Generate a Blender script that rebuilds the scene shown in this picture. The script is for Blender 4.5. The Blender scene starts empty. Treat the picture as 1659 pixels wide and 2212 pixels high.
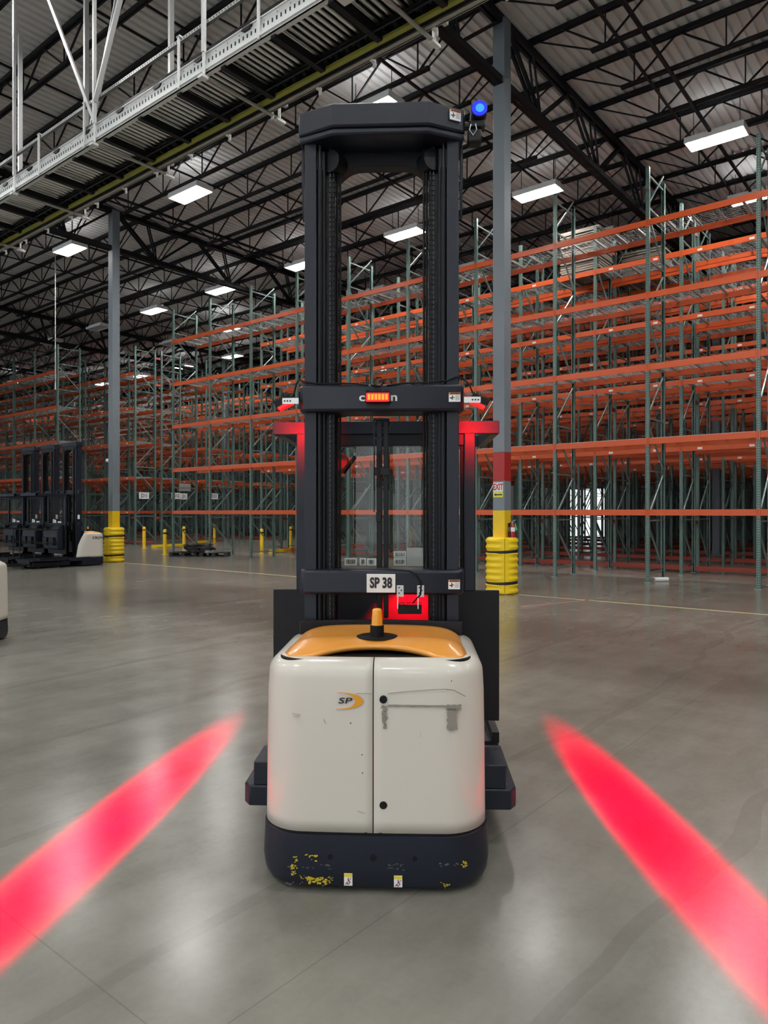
import bpy, bmesh, math, random
from mathutils import Vector, Matrix
random.seed(7)
D = bpy.data
SC = bpy.context.scene
COL = SC.collection
PI = math.pi
def R(a): return math.radians(a)

# ------------------------------------------------------------------ camera, world, exposure
# world axes follow the building: +X runs along the roof girders, +Y along the rack rows
CAM_H = 1.55
YAW = R(51.0)                       # camera right is 51 deg clockwise of +X
CR, SR = math.cos(YAW), math.sin(YAW)
cam_d = D.cameras.new('camera'); cam = D.objects.new('camera', cam_d); COL.objects.link(cam)
cam.location = (0, 0, CAM_H); cam.rotation_euler = (R(90), 0, -YAW)
cam_d.sensor_fit = 'HORIZONTAL'; cam_d.sensor_width = 36; cam_d.lens = 36 * 1550 / 1659
cam_d.clip_end = 400; cam_d.clip_start = 0.05
SC.camera = cam
w = D.worlds.new('world'); SC.world = w; w.use_nodes = True
w.node_tree.nodes['Background'].inputs[0].default_value = (0.93, 0.97, 1.0, 1)
w.node_tree.nodes['Background'].inputs[1].default_value = 0.75
LAMP = 47.0                         # radiance of the ceiling fixtures
RED_STREAK = 3500.0
SC.view_settings.view_transform = 'Standard'
SC.view_settings.look = 'None'
SC.view_settings.exposure = 1.12
SC.view_settings.gamma = 1.0
SC.view_settings.use_curve_mapping = False
SC.cycles.max_bounces = 5; SC.cycles.diffuse_bounces = 3; SC.cycles.glossy_bounces = 3; SC.cycles.transmission_bounces = 2; SC.cycles.transparent_max_bounces = 8
SC.cycles.use_adaptive_sampling = True; SC.cycles.adaptive_threshold = 0.05; SC.cycles.adaptive_min_samples = 8; SC.cycles.use_light_tree = False
SC.cycles.sample_clamp_indirect = 6.0; SC.cycles.caustics_reflective = False; SC.cycles.caustics_refractive = False

def c2w(X, d, z=0.0):
    """camera-frame ground position (right, ahead) to world"""
    return Vector((CR * X + SR * d, -SR * X + CR * d, z))
def seen(x, y, z, m=0.3):
    X = CR * x - SR * y; d = SR * x + CR * y
    if d < 0.5: return False
    return abs(X / d) < 0.535 * (1 + m) + 0.02 and abs((z - CAM_H) / d) < 0.714 * (1 + m)

# ------------------------------------------------------------------ materials
MATS = {}
def nt(name):
    m = D.materials.new(name); m.use_nodes = True
    n = m.node_tree.nodes; b = n['Principled BSDF']
    MATS[name] = m
    return m, n, m.node_tree.links, b
def mat(name, col, rough=0.5, metal=0.0, var=0.0, scale=8.0, spec=0.5, coat=0.0, emit=None, es=0.0, bump=0.0):
    m, n, l, b = nt(name)
    b.inputs['Base Color'].default_value = (*col, 1); b.inputs['Roughness'].default_value = rough
    b.inputs['Metallic'].default_value = metal; b.inputs['Specular IOR Level'].default_value = spec
    b.inputs['Coat Weight'].default_value = coat; b.inputs['Coat Roughness'].default_value = 0.08
    if emit:
        b.inputs['Emission Color'].default_value = (*emit, 1); b.inputs['Emission Strength'].default_value = es
    if var > 0:
        tc = n.new('ShaderNodeTexCoord'); no = n.new('ShaderNodeTexNoise'); no.inputs['Scale'].default_value = scale
        no.inputs['Detail'].default_value = 6; no.inputs['Roughness'].default_value = 0.62
        mx = n.new('ShaderNodeMix'); mx.data_type = 'RGBA'
        mx.inputs[6].default_value = (*[c * (1 - var) for c in col], 1)
        mx.inputs[7].default_value = (*[min(1, c * (1 + var)) for c in col], 1)
        l.new(tc.outputs['Object'], no.inputs['Vector']); l.new(no.outputs['Fac'], mx.inputs[0])
        l.new(mx.outputs[2], b.inputs['Base Color'])
        mr = n.new('ShaderNodeMapRange'); rv = min(0.12, var * 1.2); mr.inputs[3].default_value = max(0.02, rough - rv); mr.inputs[4].default_value = min(1, rough + rv)
        l.new(no.outputs['Fac'], mr.inputs[0]); l.new(mr.outputs[0], b.inputs['Roughness'])
        if bump > 0:
            bp = n.new('ShaderNodeBump'); bp.inputs['Strength'].default_value = bump; bp.inputs['Distance'].default_value = 0.004
            l.new(no.outputs['Fac'], bp.inputs['Height']); l.new(bp.outputs[0], b.inputs['Normal'])
    return m
def math_node(n, l, op, a, b_=None, c=None):
    x = n.new('ShaderNodeMath'); x.operation = op
    for i, v in enumerate((a, b_, c)):
        if v is None: continue
        if isinstance(v, (int, float)): x.inputs[i].default_value = v
        else: l.new(v, x.inputs[i])
    return x.outputs[0]

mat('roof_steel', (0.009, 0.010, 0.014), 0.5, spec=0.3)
mat('column_grey', (0.205, 0.24, 0.275), 0.5, var=0.12, scale=3)
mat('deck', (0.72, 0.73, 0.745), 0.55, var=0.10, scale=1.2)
mat('orange', (0.62, 0.088, 0.015), 0.38, var=0.18, scale=2.0)
mat('orange_dark', (0.40, 0.05, 0.025), 0.5, var=0.15, scale=2.0)
mat('galv', (0.56, 0.58, 0.58), 0.38, metal=0.55, var=0.12, scale=5)
mat('galv_bright', (0.78, 0.80, 0.80), 0.35, metal=0.25, var=0.06, scale=5)
mat('strut_white', (0.62, 0.635, 0.64), 0.45, metal=0.1, var=0.06, scale=3)
mat('beige_rail', (0.42, 0.41, 0.37), 0.5, var=0.1, scale=4)
mat('roller_steel', (0.78, 0.79, 0.78), 0.28, metal=0.85)
mat('black_plain', (0.007, 0.008, 0.010), 0.5, spec=0.3)
mat('belt_yellow', (0.36, 0.37, 0.06), 0.5)
mat('post_green_far', (0.105, 0.175, 0.158), 0.42, metal=0.15, var=0.12, scale=3)
mat('brace_green', (0.21, 0.28, 0.27), 0.36, metal=0.3, var=0.12, scale=3)
mat('yellow_plastic', (0.95, 0.66, 0.012), 0.38, var=0.06, scale=6)
mat('yellow_paint', (0.90, 0.59, 0.012), 0.42, var=0.06, scale=6)
mat('red_paint', (0.42, 0.022, 0.022), 0.45, var=0.08, scale=5)
mat('strap', (0.012, 0.013, 0.016), 0.55)
mat('white_sign', (0.80, 0.81, 0.82), 0.45)
mat('sign_yellow', (0.80, 0.76, 0.06), 0.45)
mat('sign_red', (0.55, 0.03, 0.02), 0.45)
mat('ink', (0.012, 0.012, 0.014), 0.5)
mat('truck_dark', (0.009, 0.013, 0.025), 0.42, var=0.18, scale=10, bump=0.05, spec=0.4)
mat('truck_darker', (0.008, 0.009, 0.012), 0.45, var=0.1, scale=10, spec=0.3)
mat('mast_inner', (0.006, 0.007, 0.010), 0.38, spec=0.25)
mat('chain_steel', (0.04, 0.04, 0.045), 0.35, metal=0.6)
mat('chrome', (0.55, 0.56, 0.58), 0.18, metal=1.0)
mat('cover_beige', (0.66, 0.63, 0.57), 0.28, var=0.012, scale=3, coat=0.35)
mat('hood_orange', (0.80, 0.335, 0.055), 0.3, var=0.05, scale=14, coat=0.25)
mat('amber', (0.90, 0.36, 0.01), 0.15, coat=0.6)
mat('rubber', (0.006, 0.006, 0.007), 0.55, spec=0.25)
mat('label_white', (0.85, 0.86, 0.87), 0.5)
mat('label_orange', (0.78, 0.26, 0.06), 0.5)
mat('label_yellow', (0.80, 0.66, 0.05), 0.5)
mat('residue', (0.27, 0.25, 0.215), 0.8, var=0.12, scale=60)
mat('scrape_yellow', (0.58, 0.44, 0.02), 0.6, var=0.3, scale=60)
mat('scrape_grey', (0.09, 0.095, 0.10), 0.6, var=0.3, scale=40)
mat('logo_orange', (0.80, 0.34, 0.02), 0.4)
mat('red_glow', (0.3, 0.01, 0.01), 0.4, emit=(1.0, 0.004, 0.006), es=1.3)
mat('amber_glow', (0.4, 0.1, 0.01), 0.4, emit=(1.0, 0.13, 0.005), es=1.4)
mat('blue_glow', (0.0, 0.0, 0.3), 0.4, emit=(0.0, 0.006, 1.0), es=1.2)
mat('blue_core', (0.0, 0.0, 0.3), 0.4, emit=(0.012, 0.20, 1.0), es=0.9)
for _m in ('red_glow', 'amber_glow', 'blue_glow', 'blue_core'): MATS[_m].cycles.emission_sampling = 'NONE'
mat('lamp_lit', (0.9, 0.9, 0.9), 0.5, emit=(1.0, 0.985, 0.94), es=LAMP)
mat('roof_fill_glow', (0.9, 0.9, 0.9), 0.5, emit=(1.0, 0.985, 0.94), es=LAMP * 0.075)  # emission of the added strips that brighten the roof deck
mat('lamp_off', (0.40, 0.40, 0.39), 0.5)
mat('wood', (0.22, 0.185, 0.15), 0.7, var=0.2, scale=6)
mat('pallet_black', (0.014, 0.015, 0.016), 0.55)
mat('wrap_grey', (0.30, 0.30, 0.29), 0.5, var=0.3, scale=20)
mat('wall_paint', (0.40, 0.41, 0.41), 0.7, var=0.06, scale=0.4)
mat('extinguisher', (0.42, 0.02, 0.02), 0.3, coat=0.4)
mat('tag_green', (0.10, 0.62, 0.22), 0.5)
mat('line_tan', (0.52, 0.44, 0.24), 0.55, var=0.25, scale=9)
mat('line_red', (0.40, 0.17, 0.14), 0.55, var=0.25, scale=9)
mat('clear_box', (0.55, 0.56, 0.57), 0.4)
def glass_mat():
    m, n, l, b = nt('glass')
    g = n.new('ShaderNodeBsdfGlossy'); g.inputs['Roughness'].default_value = 0.03; g.inputs['Color'].default_value = (0.9, 0.9, 0.9, 1)
    t = n.new('ShaderNodeBsdfTransparent'); t.inputs['Color'].default_value = (0.93, 0.95, 0.94, 1)
    mx = n.new('ShaderNodeMixShader'); mx.inputs[0].default_value = 0.025; l.new(t.outputs[0], mx.inputs[1]); l.new(g.outputs[0], mx.inputs[2])
    l.new(mx.outputs[0], n['Material Output'].inputs[0])
glass_mat()
def post_mat():
    """green upright steel with a ladder of dark punched slots on the broad face"""
    m, n, l, b = nt('post_green')
    tc = n.new('ShaderNodeTexCoord'); sp = n.new('ShaderNodeSeparateXYZ'); l.new(tc.outputs['Object'], sp.inputs[0])
    fz = math_node(n, l, 'FRACT', math_node(n, l, 'MULTIPLY', sp.outputs[2], 1 / 0.0508))
    dz = math_node(n, l, 'ABSOLUTE', math_node(n, l, 'SUBTRACT', fz, 0.5))
    ay = math_node(n, l, 'ABSOLUTE', sp.outputs[1])
    dy = math_node(n, l, 'ABSOLUTE', math_node(n, l, 'SUBTRACT', ay, 0.017))
    hole = math_node(n, l, 'MULTIPLY', math_node(n, l, 'LESS_THAN', dz, 0.24), math_node(n, l, 'LESS_THAN', dy, 0.008))
    no = n.new('ShaderNodeTexNoise'); no.inputs['Scale'].default_value = 3; l.new(tc.outputs['Object'], no.inputs['Vector'])
    m1 = n.new('ShaderNodeMix'); m1.data_type = 'RGBA'
    m1.inputs[6].default_value = (0.095, 0.165, 0.148, 1); m1.inputs[7].default_value = (0.165, 0.255, 0.232, 1); l.new(no.outputs['Fac'], m1.inputs[0])
    m2 = n.new('ShaderNodeMix'); m2.data_type = 'RGBA'; m2.inputs[7].default_value = (0.012, 0.016, 0.016, 1)
    l.new(hole, m2.inputs[0]); l.new(m1.outputs[2], m2.inputs[6]); l.new(m2.outputs[2], b.inputs['Base Color'])
    b.inputs['Roughness'].default_value = 0.36; b.inputs['Metallic'].default_value = 0.2
post_mat()
def floor_mat():
    m, n, l, b = nt('concrete')
    tc = n.new('ShaderNodeTexCoord')
    def noise(scale, detail, rough, vec=None):
        x = n.new('ShaderNodeTexNoise'); x.inputs['Scale'].default_value = scale; x.inputs['Detail'].default_value = detail; x.inputs['Roughness'].default_value = rough
        l.new(vec or tc.outputs['Object'], x.inputs['Vector']); return x.outputs['Fac']
    mp = n.new('ShaderNodeMapping'); mp.inputs['Rotation'].default_value = (0, 0, R(39)); mp.inputs['Scale'].default_value = (0.35, 2.4, 1); l.new(tc.outputs['Object'], mp.inputs[0])
    n1 = noise(0.33, 4, 0.55); n2 = noise(2.4, 7, 0.66); n3 = noise(1.0, 7, 0.66, mp.outputs[0]); n4 = noise(34, 3, 0.6)
    r1 = n.new('ShaderNodeValToRGB'); r1.color_ramp.elements[0].position = 0.30; r1.color_ramp.elements[1].position = 0.70
    r1.color_ramp.elements[0].color = (0.115, 0.109, 0.088, 1); r1.color_ramp.elements[1].color = (0.310, 0.303, 0.268, 1)
    s = math_node(n, l, 'ADD', math_node(n, l, 'MULTIPLY', n1, 0.42), math_node(n, l, 'MULTIPLY', n2, 0.27))
    s = math_node(n, l, 'ADD', s, math_node(n, l, 'MULTIPLY', n3, 0.24))
    s = math_node(n, l, 'ADD', s, math_node(n, l, 'MULTIPLY', n4, 0.07)); l.new(s, r1.inputs[0])
    sp = n.new('ShaderNodeSeparateXYZ'); l.new(tc.outputs['Object'], sp.inputs[0])
    def joint(o, off):
        f = math_node(n, l, 'FRACT', math_node(n, l, 'MULTIPLY', math_node(n, l, 'ADD', o, off), 1 / 4.57))
        return math_node(n, l, 'LESS_THAN', math_node(n, l, 'ABSOLUTE', math_node(n, l, 'SUBTRACT', f, 0.5)), 0.0007)
    j = math_node(n, l, 'MAXIMUM', joint(sp.outputs[0], 1.05), joint(sp.outputs[1], 0.55))
    mx = n.new('ShaderNodeMix'); mx.data_type = 'RGBA'; mx.inputs[7].default_value = (0.07, 0.065, 0.055, 1)
    l.new(math_node(n, l, 'MULTIPLY', j, 0.3), mx.inputs[0]); l.new(r1.outputs[0], mx.inputs[6])
    # tyre scuffs: thin dark arcs
    wv = n.new('ShaderNodeTexWave'); wv.wave_type = 'RINGS'; wv.inputs['Scale'].default_value = 0.22; wv.inputs['Distortion'].default_value = 5.0; wv.inputs['Detail'].default_value = 3
    l.new(tc.outputs['Object'], wv.inputs['Vector'])
    scf = math_node(n, l, 'MULTIPLY', math_node(n, l, 'GREATER_THAN', wv.outputs['Fac'], 0.992), math_node(n, l, 'MULTIPLY', n2, 0.35))
    m2 = n.new('ShaderNodeMix'); m2.data_type = 'RGBA'; m2.inputs[7].default_value = (0.08, 0.075, 0.065, 1)
    l.new(scf, m2.inputs[0]); l.new(mx.outputs[2], m2.inputs[6]); l.new(m2.outputs[2], b.inputs['Base Color'])
    mr = n.new('ShaderNodeMapRange'); mr.inputs[1].default_value = 0.3; mr.inputs[2].default_value = 0.7; mr.inputs[3].default_value = 0.185; mr.inputs[4].default_value = 0.262; b.inputs['Specular IOR Level'].default_value = 0.6
    l.new(math_node(n, l, 'ADD', math_node(n, l, 'MULTIPLY', n3, 0.6), math_node(n, l, 'MULTIPLY', n2, 0.4)), mr.inputs[0]); l.new(mr.outputs[0], b.inputs['Roughness'])
    bp = n.new('ShaderNodeBump'); bp.inputs['Strength'].default_value = 0.02; bp.inputs['Distance'].default_value = 0.002
    l.new(n2, bp.inputs['Height']); l.new(bp.outputs[0], b.inputs['Normal'])
floor_mat()

# ------------------------------------------------------------------ mesh helpers
class MB:
    def __init__(s): s.v = []; s.f = []
    def add(s, vs, fs):
        o = len(s.v); s.v += [tuple(v) for v in vs]; s.f += [tuple(i + o for i in f) for f in fs]; return s
    def box(s, x0, x1, y0, y1, z0, z1):
        return s.add([(x0, y0, z0), (x1, y0, z0), (x1, y1, z0), (x0, y1, z0), (x0, y0, z1), (x1, y0, z1), (x1, y1, z1), (x0, y1, z1)],
                     [(0, 3, 2, 1), (4, 5, 6, 7), (0, 1, 5, 4), (1, 2, 6, 5), (2, 3, 7, 6), (3, 0, 4, 7)])
    def bar(s, a, b, w, h, up=(0, 0, 1)):
        a = Vector(a); b = Vector(b); d = (b - a).normalized(); up = Vector(up)
        if abs(d.dot(up)) > 0.99: up = Vector((1, 0, 0))
        x = d.cross(up).normalized() * (w / 2); y = x.cross(d).normalized() * (h / 2)
        return s.add([a - x - y, a + x - y, a + x + y, a - x + y, b - x - y, b + x - y, b + x + y, b - x + y],
                     [(0, 1, 2, 3), (4, 7, 6, 5), (0, 4, 5, 1), (1, 5, 6, 2), (2, 6, 7, 3), (3, 7, 4, 0)])
    def cyl(s, a, b, r, n=12, r2=None):
        a = Vector(a); b = Vector(b); d = (b - a).normalized(); r2 = r if r2 is None else r2
        up = Vector((0, 0, 1)) if abs(d.z) < 0.9 else Vector((1, 0, 0))
        x = d.cross(up).normalized(); y = d.cross(x)
        vs = []
        for i in range(n):
            t = 2 * PI * i / n; vs.append(a + (x * math.cos(t) + y * math.sin(t)) * r)
        for i in range(n):
            t = 2 * PI * i / n; vs.append(b + (x * math.cos(t) + y * math.sin(t)) * r2)
        fs = [tuple(range(n)), tuple(range(2 * n - 1, n - 1, -1))] + [(i, n + i, n + (i + 1) % n, (i + 1) % n) for i in range(n)]
        return s.add(vs, fs)
    def tube(s, pts, r, n=8):
        pts = [Vector(p) for p in pts]; rings = []
        for i, p in enumerate(pts):
            d = (pts[min(i + 1, len(pts) - 1)] - pts[max(i - 1, 0)]).normalized()
            up = Vector((0, 0, 1)) if abs(d.z) < 0.9 else Vector((0, 1, 0))
            x = d.cross(up).normalized(); y = d.cross(x)
            rings.append([p + (x * math.cos(2 * PI * k / n) + y * math.sin(2 * PI * k / n)) * r for k in range(n)])
        return s.loft(rings, True, True)
    def loft(s, rings, closed=True, caps=False):
        n = len(rings[0]); vs = [v for r in rings for v in r]; fs = []
        for i in range(len(rings) - 1):
            for k in range(n if closed else n - 1):
                fs.append((i * n + k, i * n + (k + 1) % n, (i + 1) * n + (k + 1) % n, (i + 1) * n + k))
        if caps: fs += [tuple(range(n - 1, -1, -1)), tuple((len(rings) - 1) * n + k for k in range(n))]
        return s.add(vs, fs)
    def lathe(s, prof, c=(0, 0, 0), n=20):
        rings = [[(c[0] + r * math.cos(2 * PI * k / n), c[1] + r * math.sin(2 * PI * k / n), c[2] + z) for k in range(n)] for r, z in prof]
        return s.loft(rings, True, True)
    def prism(s, poly, lo, hi, axis='z'):
        """extrude a 2-D polygon: axis z -> (x,y), y -> (x,z), x -> (y,z)"""
        def P(p, h): return (p[0], p[1], h) if axis == 'z' else ((p[0], h, p[1]) if axis == 'y' else (h, p[0], p[1]))
        n = len(poly); vs = [P(p, lo) for p in poly] + [P(p, hi) for p in poly]
        return s.add(vs, [tuple(range(n - 1, -1, -1)), tuple(range(n, 2 * n))] + [(i, (i + 1) % n, n + (i + 1) % n, n + i) for i in range(n)])
    def mesh(s, name, m, smooth=35):
        me = D.meshes.new(name); me.from_pydata([tuple(v) for v in s.v], [], s.f)
        bm = bmesh.new(); bm.from_mesh(me); bmesh.ops.recalc_face_normals(bm, faces=bm.faces); bm.to_mesh(me); bm.free()
        if m: me.materials.append(MATS[m])
        if smooth:
            me.polygons.foreach_set('use_smooth', [True] * len(me.polygons)); me.set_sharp_from_angle(angle=R(smooth))
        return me
    def build(s, name, m, parent=None, loc=(0, 0, 0), rot=(0, 0, 0), bevel=0.0, smooth=35, solid=0.0):
        o = D.objects.new(name, s.mesh(name, m, smooth)); COL.objects.link(o)
        o.parent = parent; o.location = loc; o.rotation_euler = rot
        if solid:
            md = o.modifiers.new('s', 'SOLIDIFY'); md.thickness = solid; md.offset = -1
        if bevel:
            md = o.modifiers.new('b', 'BEVEL'); md.width = bevel; md.segments = 2; md.limit_method = 'ANGLE'; md.angle_limit = R(40); md.harden_normals = False
        return o
def place(name, me, parent=None, loc=(0, 0, 0), rot=(0, 0, 0)):
    o = D.objects.new(name, me); COL.objects.link(o); o.parent = parent; o.location = loc; o.rotation_euler = rot
    return o
def tag(o, label=None, cat=None, group=None, kind=None):
    if label: o['label'] = label
    if cat: o['category'] = cat
    if group: o['group'] = group
    if kind: o['kind'] = kind
    return o
def thing(name, label, cat, loc=(0, 0, 0), rz=0.0, group=None):
    o = D.objects.new(name, None); COL.objects.link(o); o.location = loc; o.rotation_euler = (0, 0, rz); o.empty_display_size = 0.1
    return tag(o, label, cat, group)
def text(name, body, size, m, parent, loc, rot, bold=0.0, ext=0.0008, sx=1.0, align='CENTER', shear=0.0):
    c = D.curves.new(name, 'FONT'); c.body = body; c.size = size; c.extrude = ext; c.offset = bold
    c.align_x = align; c.align_y = 'CENTER'; c.resolution_u = 3; c.shear = shear
    tmp = D.objects.new(name, c); COL.objects.link(tmp)
    me = D.meshes.new_from_object(tmp); D.objects.remove(tmp); D.curves.remove(c)
    me.materials.clear(); me.materials.append(MATS[m]); o = D.objects.new(name, me); COL.objects.link(o); o.parent = parent
    o.location = loc; o.rotation_euler = rot; o.scale = (sx, 1, 1)
    return o
def copy_tree(o, parent=None):
    c = o.copy(); COL.objects.link(c); c.parent = parent
    for ch in list(o.children): copy_tree(ch, c)
    return c
ORD = ['first', 'second', 'third', 'fourth', 'fifth', 'sixth', 'seventh', 'eighth', 'ninth', 'tenth', 'eleventh', 'twelfth', 'thirteenth', 'fourteenth', 'fifteenth', 'sixteenth']

# ------------------------------------------------------------------ building shell
FX0, FX1, FY0, FY1 = -24.0, 44.0, -26.0, 78.0
fl = MB().box(FX0, FX1, FY0, FY1, -0.2, 0.0).build('floor', 'concrete', smooth=0); tag(fl, 'polished grey concrete warehouse floor', kind='structure')
MB().box(12.01, 12.09, -4, 60, 0.0, 0.0012).build('floor_line', 'line_tan', fl, smooth=0)
p0, p1 = c2w(2.25, 11.75), c2w(3.7, 12.7)
MB().bar((p0.x, p0.y, 0.0006), (p1.x, p1.y, 0.0006), 0.06, 0.0012).build('floor_line', 'line_red', fl, smooth=0)
# far wall with an open dock door that lets daylight in
DOORY0, DOORY1, DOORH = 17.3, 19.9, 3.0
wb = MB().box(43.0, 43.25, FY0, DOORY0, 0, 12).box(43.0, 43.25, DOORY1, FY1, 0, 12).box(43.0, 43.25, DOORY0, DOORY1, DOORH, 12)
tag(wb.build('wall_back', 'wall_paint', smooth=0), 'pale far wall with an open dock door', kind='structure')
tag(MB().box(FX0, 43.0, 77.0, 77.25, 0, 12).build('wall_left', 'wall_paint', smooth=0), 'pale end wall of the warehouse', kind='structure')

tag(MB().box(FX0, 43.0, FY0 - 0.25, FY0, 0, 12).build('wall_right_unseen', 'wall_paint', smooth=0), 'pale unseen side wall added to darken the racks', kind='structure')  # out of view, added to block sky light from the right and darken the racks
ZD = 11.05
def roof_deck():
    b = MB(); per = 0.2; prof = []
    y = FY0
    while y < FY1:
        prof += [(y, ZD), (y + 0.115, ZD), (y + 0.132, ZD + 0.055), (y + 0.183, ZD + 0.055)]; y += per
    b.v = [(FX0, p[0], p[1]) for p in prof] + [(FX1, p[0], p[1]) for p in prof]; n = len(prof)
    b.f = [(i, i + 1, n + i + 1, n + i) for i in range(n - 1)]
    o = b.build('ceiling', 'deck', smooth=0); return tag(o, 'corrugated pale metal roof deck on dark joists', kind='structure')
ceil = roof_deck()
GX0, GDX, GY0, GDY = 12.06, 15.24, 6.87, 13.70
JX0, JDX = 13.08, 1.524
def joist_mesh():
    b = MB(); L = GDY; zt, zb = 10.99, 10.31
    for s in (-1, 1):
        b.box(s * 0.035 - 0.022, s * 0.035 + 0.022, 0.05, L - 0.05, zt - 0.045, zt + 0.05)
        b.box(s * 0.03 - 0.02, s * 0.03 + 0.02, 1.35, L - 1.35, zb - 0.03, zb + 0.03)
    n = 7; y0 = 0.75; st = (L - 1.5) / n
    for i in range(n):
        a, c = y0 + i * st, y0 + (i + 1) * st; mid = (a + c) / 2
        b.bar((0, a, zt), (0, mid, zb), 0.032, 0.032); b.bar((0, mid, zb), (0, c, zt), 0.032, 0.032); b.bar((0, mid, zb), (0, mid, zt), 0.024, 0.024)
    b.bar((0, 0.15, zt), (0, 1.4, zb), 0.026, 0.026); b.bar((0, L - 0.15, zt), (0, L - 1.4, zb), 0.026, 0.026)
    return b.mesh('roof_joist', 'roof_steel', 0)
jm = joist_mesh()
for j in range(-1, 5):
    yb = GY0 + GDY * j
    for k in range(-18, 20):
        x = JX0 + JDX * k
        if x > 42.9: continue
        if any(seen(x, yb + GDY * t / 8, 10.6) for t in range(9)):
            place('roof_joist', jm, ceil, (x, yb, 0))
def girder_mesh():
    b = MB(); n = 10; st = GDX / n; zt, zb = 10.87, 9.72
    for s in (-1, 1):
        b.box(0, GDX, s * 0.055 - 0.03, s * 0.055 + 0.03, zt - 0.06, zt + 0.08); b.box(0, GDX, s * 0.055 - 0.03, s * 0.055 + 0.03, zb - 0.07, zb + 0.07)
    b.box(0, GDX, -0.1, 0.1, zt + 0.05, zt + 0.08); b.box(0, GDX, -0.1, 0.1, zb - 0.07, zb - 0.05)
    for i in range(0, n, 2):
        for s in (-1, 1):
            y = s * 0.05
            b.bar((i * st + 0.1, y, zt), ((i + 1) * st, y, zb), 0.05, 0.05 if i else 0.09); b.bar(((i + 1) * st, y, zb), ((i + 2) * st - 0.1, y, zt), 0.05, 0.06)
            b.bar(((i + 1) * st - 0.35, y, zt), ((i + 1) * st - 0.02, y, zb), 0.035, 0.04)
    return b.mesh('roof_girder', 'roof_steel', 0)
gm = girder_mesh()
for j in range(0, 6):
    for i in range(-2, 3):
        x, y = GX0 + GDX * i, GY0 + GDY * j
        if x + GDX > 43.5: continue
        if any(seen(x + GDX * t / 8, y, 10.2) for t in range(9)): place('roof_girder', gm, ceil, (x, y, 0))
for j in range(-1, 4):                       # bridging rods and conduit between the joists
    for off, zz, r in ((1.9, 10.29, .022), (4.9, 10.29, .018), (4.9, 10.93, .018), (8.8, 10.29, .018), (8.8, 10.93, .018), (11.8, 10.29, .022), (11.35, 10.24, .03)):
        y = GY0 + GDY * j + off
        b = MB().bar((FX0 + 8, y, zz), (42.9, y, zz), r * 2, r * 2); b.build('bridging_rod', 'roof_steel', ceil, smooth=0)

# ------------------------------------------------------------------ ceiling lights
def fixture_meshes():
    h = MB().box(-0.27, 0.27, -0.64, 0.64, 0.03, 0.10)
    for s in (-1, 1): h.box(s * 0.27 - 0.012, s * 0.27 + 0.012, -0.64, 0.64, -0.035, 0.03); h.box(-0.27, 0.27, s * 0.63 - 0.012, s * 0.63 + 0.012, -0.035, 0.03)
    g = MB().add([(-0.25, -0.61, 0.0), (-0.25, 0.61, 0.0), (0.25, 0.61, 0.0), (0.25, -0.61, 0.0)], [(0, 1, 2, 3)])
    up = MB().add([(-0.13, -0.6, 0.1015), (0.13, -0.6, 0.1015), (0.13, 0.6, 0.1015), (-0.13, 0.6, 0.1015)], [(0, 1, 2, 3)])  # glowing strip added on the housing top to brighten the roof deck
    lv = MB()
    for k in range(-3, 4): lv.box(k * 0.07 - 0.003, k * 0.07 + 0.003, -0.62, 0.62, -0.02, -0.002)
    rods = MB().bar((0, 0, 0.1), (0, 0, 0.75), 0.012, 0.012)
    return h.mesh('housing', 'white_sign', 0), (g, up), lv.mesh('louver', 'galv_bright', 0), rods.mesh('hanger', 'roof_steel', 0)
FH, fg, FL, FR = fixture_meshes()
FG, FGo, FU = fg[0].mesh('tube_panel', 'lamp_lit', 0), fg[0].mesh('tube_panel_unlit', 'lamp_off', 0), fg[1].mesh('roof_fill_strip', 'roof_fill_glow', 0)
FZ = 10.16
def fixture(x, y, label, lit=True, full=True):
    t = thing('ceiling_light', label, 'ceiling light', (x, y, FZ), 0, 'high bay ceiling lights')
    place('housing', FH, t); place('tube_panel', FG if lit else FGo, t)
    if lit: place('roof_fill_strip', FU, t)
    if full:
        place('louver', FL, t)
        for e in (-0.5, 0.5): place('hanger', FR, t, (0, e, 0))
    return t
PITCH = 3.95
for k in range(6):                            # one line of lights over every aisle
    n = 0
    for m_ in range(-1, 11):
        x, y = 17.65 + PITCH * k, 4.45 + 4.5 * m_
        if k >= 1 and m_ > 10: continue
        if not seen(x, y, FZ, 0.12): continue
        n += 1
        lit = m_ in {0: (-1, 0, 1, 2, 3, 4, 5), 1: (-1, 0, 5, 10), 2: (6, 7, 8, 9), 4: (5,)}.get(k, ())
        if not lit and m_ > 7: continue
        aisle = ['aisle behind the front rack row'] + [f'{ORD[q]} aisle back' for q in range(1, 8)]
        fixture(x, y, f"{'lit' if lit else 'unlit'} ceiling light, {ORD[n - 1]} from right over the {aisle[k]}", lit, k < 3)
n = 0
for y in (9.85, 16.3, 22.8, 29.4):
    n += 1
    fixture(11.8, y, f"{'lit' if y < 28 else 'unlit'} ceiling light above the grey column line, {ORD[n - 1]} from the truck mast", y < 28)
n = 0
for x in (4.2, -3.5, -11.0):                  # the rest of the open floor's lights, behind and above the viewer
    for y in (-15.5, -8.7, -1.9, 4.9, 12.6, 19.4):
        n += 1
        fixture(x, y, 'ceiling light over the open floor outside the picture', True, False)
n = 0
for y in (2.5, -4.3, -11.1):
    n += 1
    fixture(12.0, y, f'ceiling light beyond the right edge of the picture, {ORD[n - 1]} in line', True, False)

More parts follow.
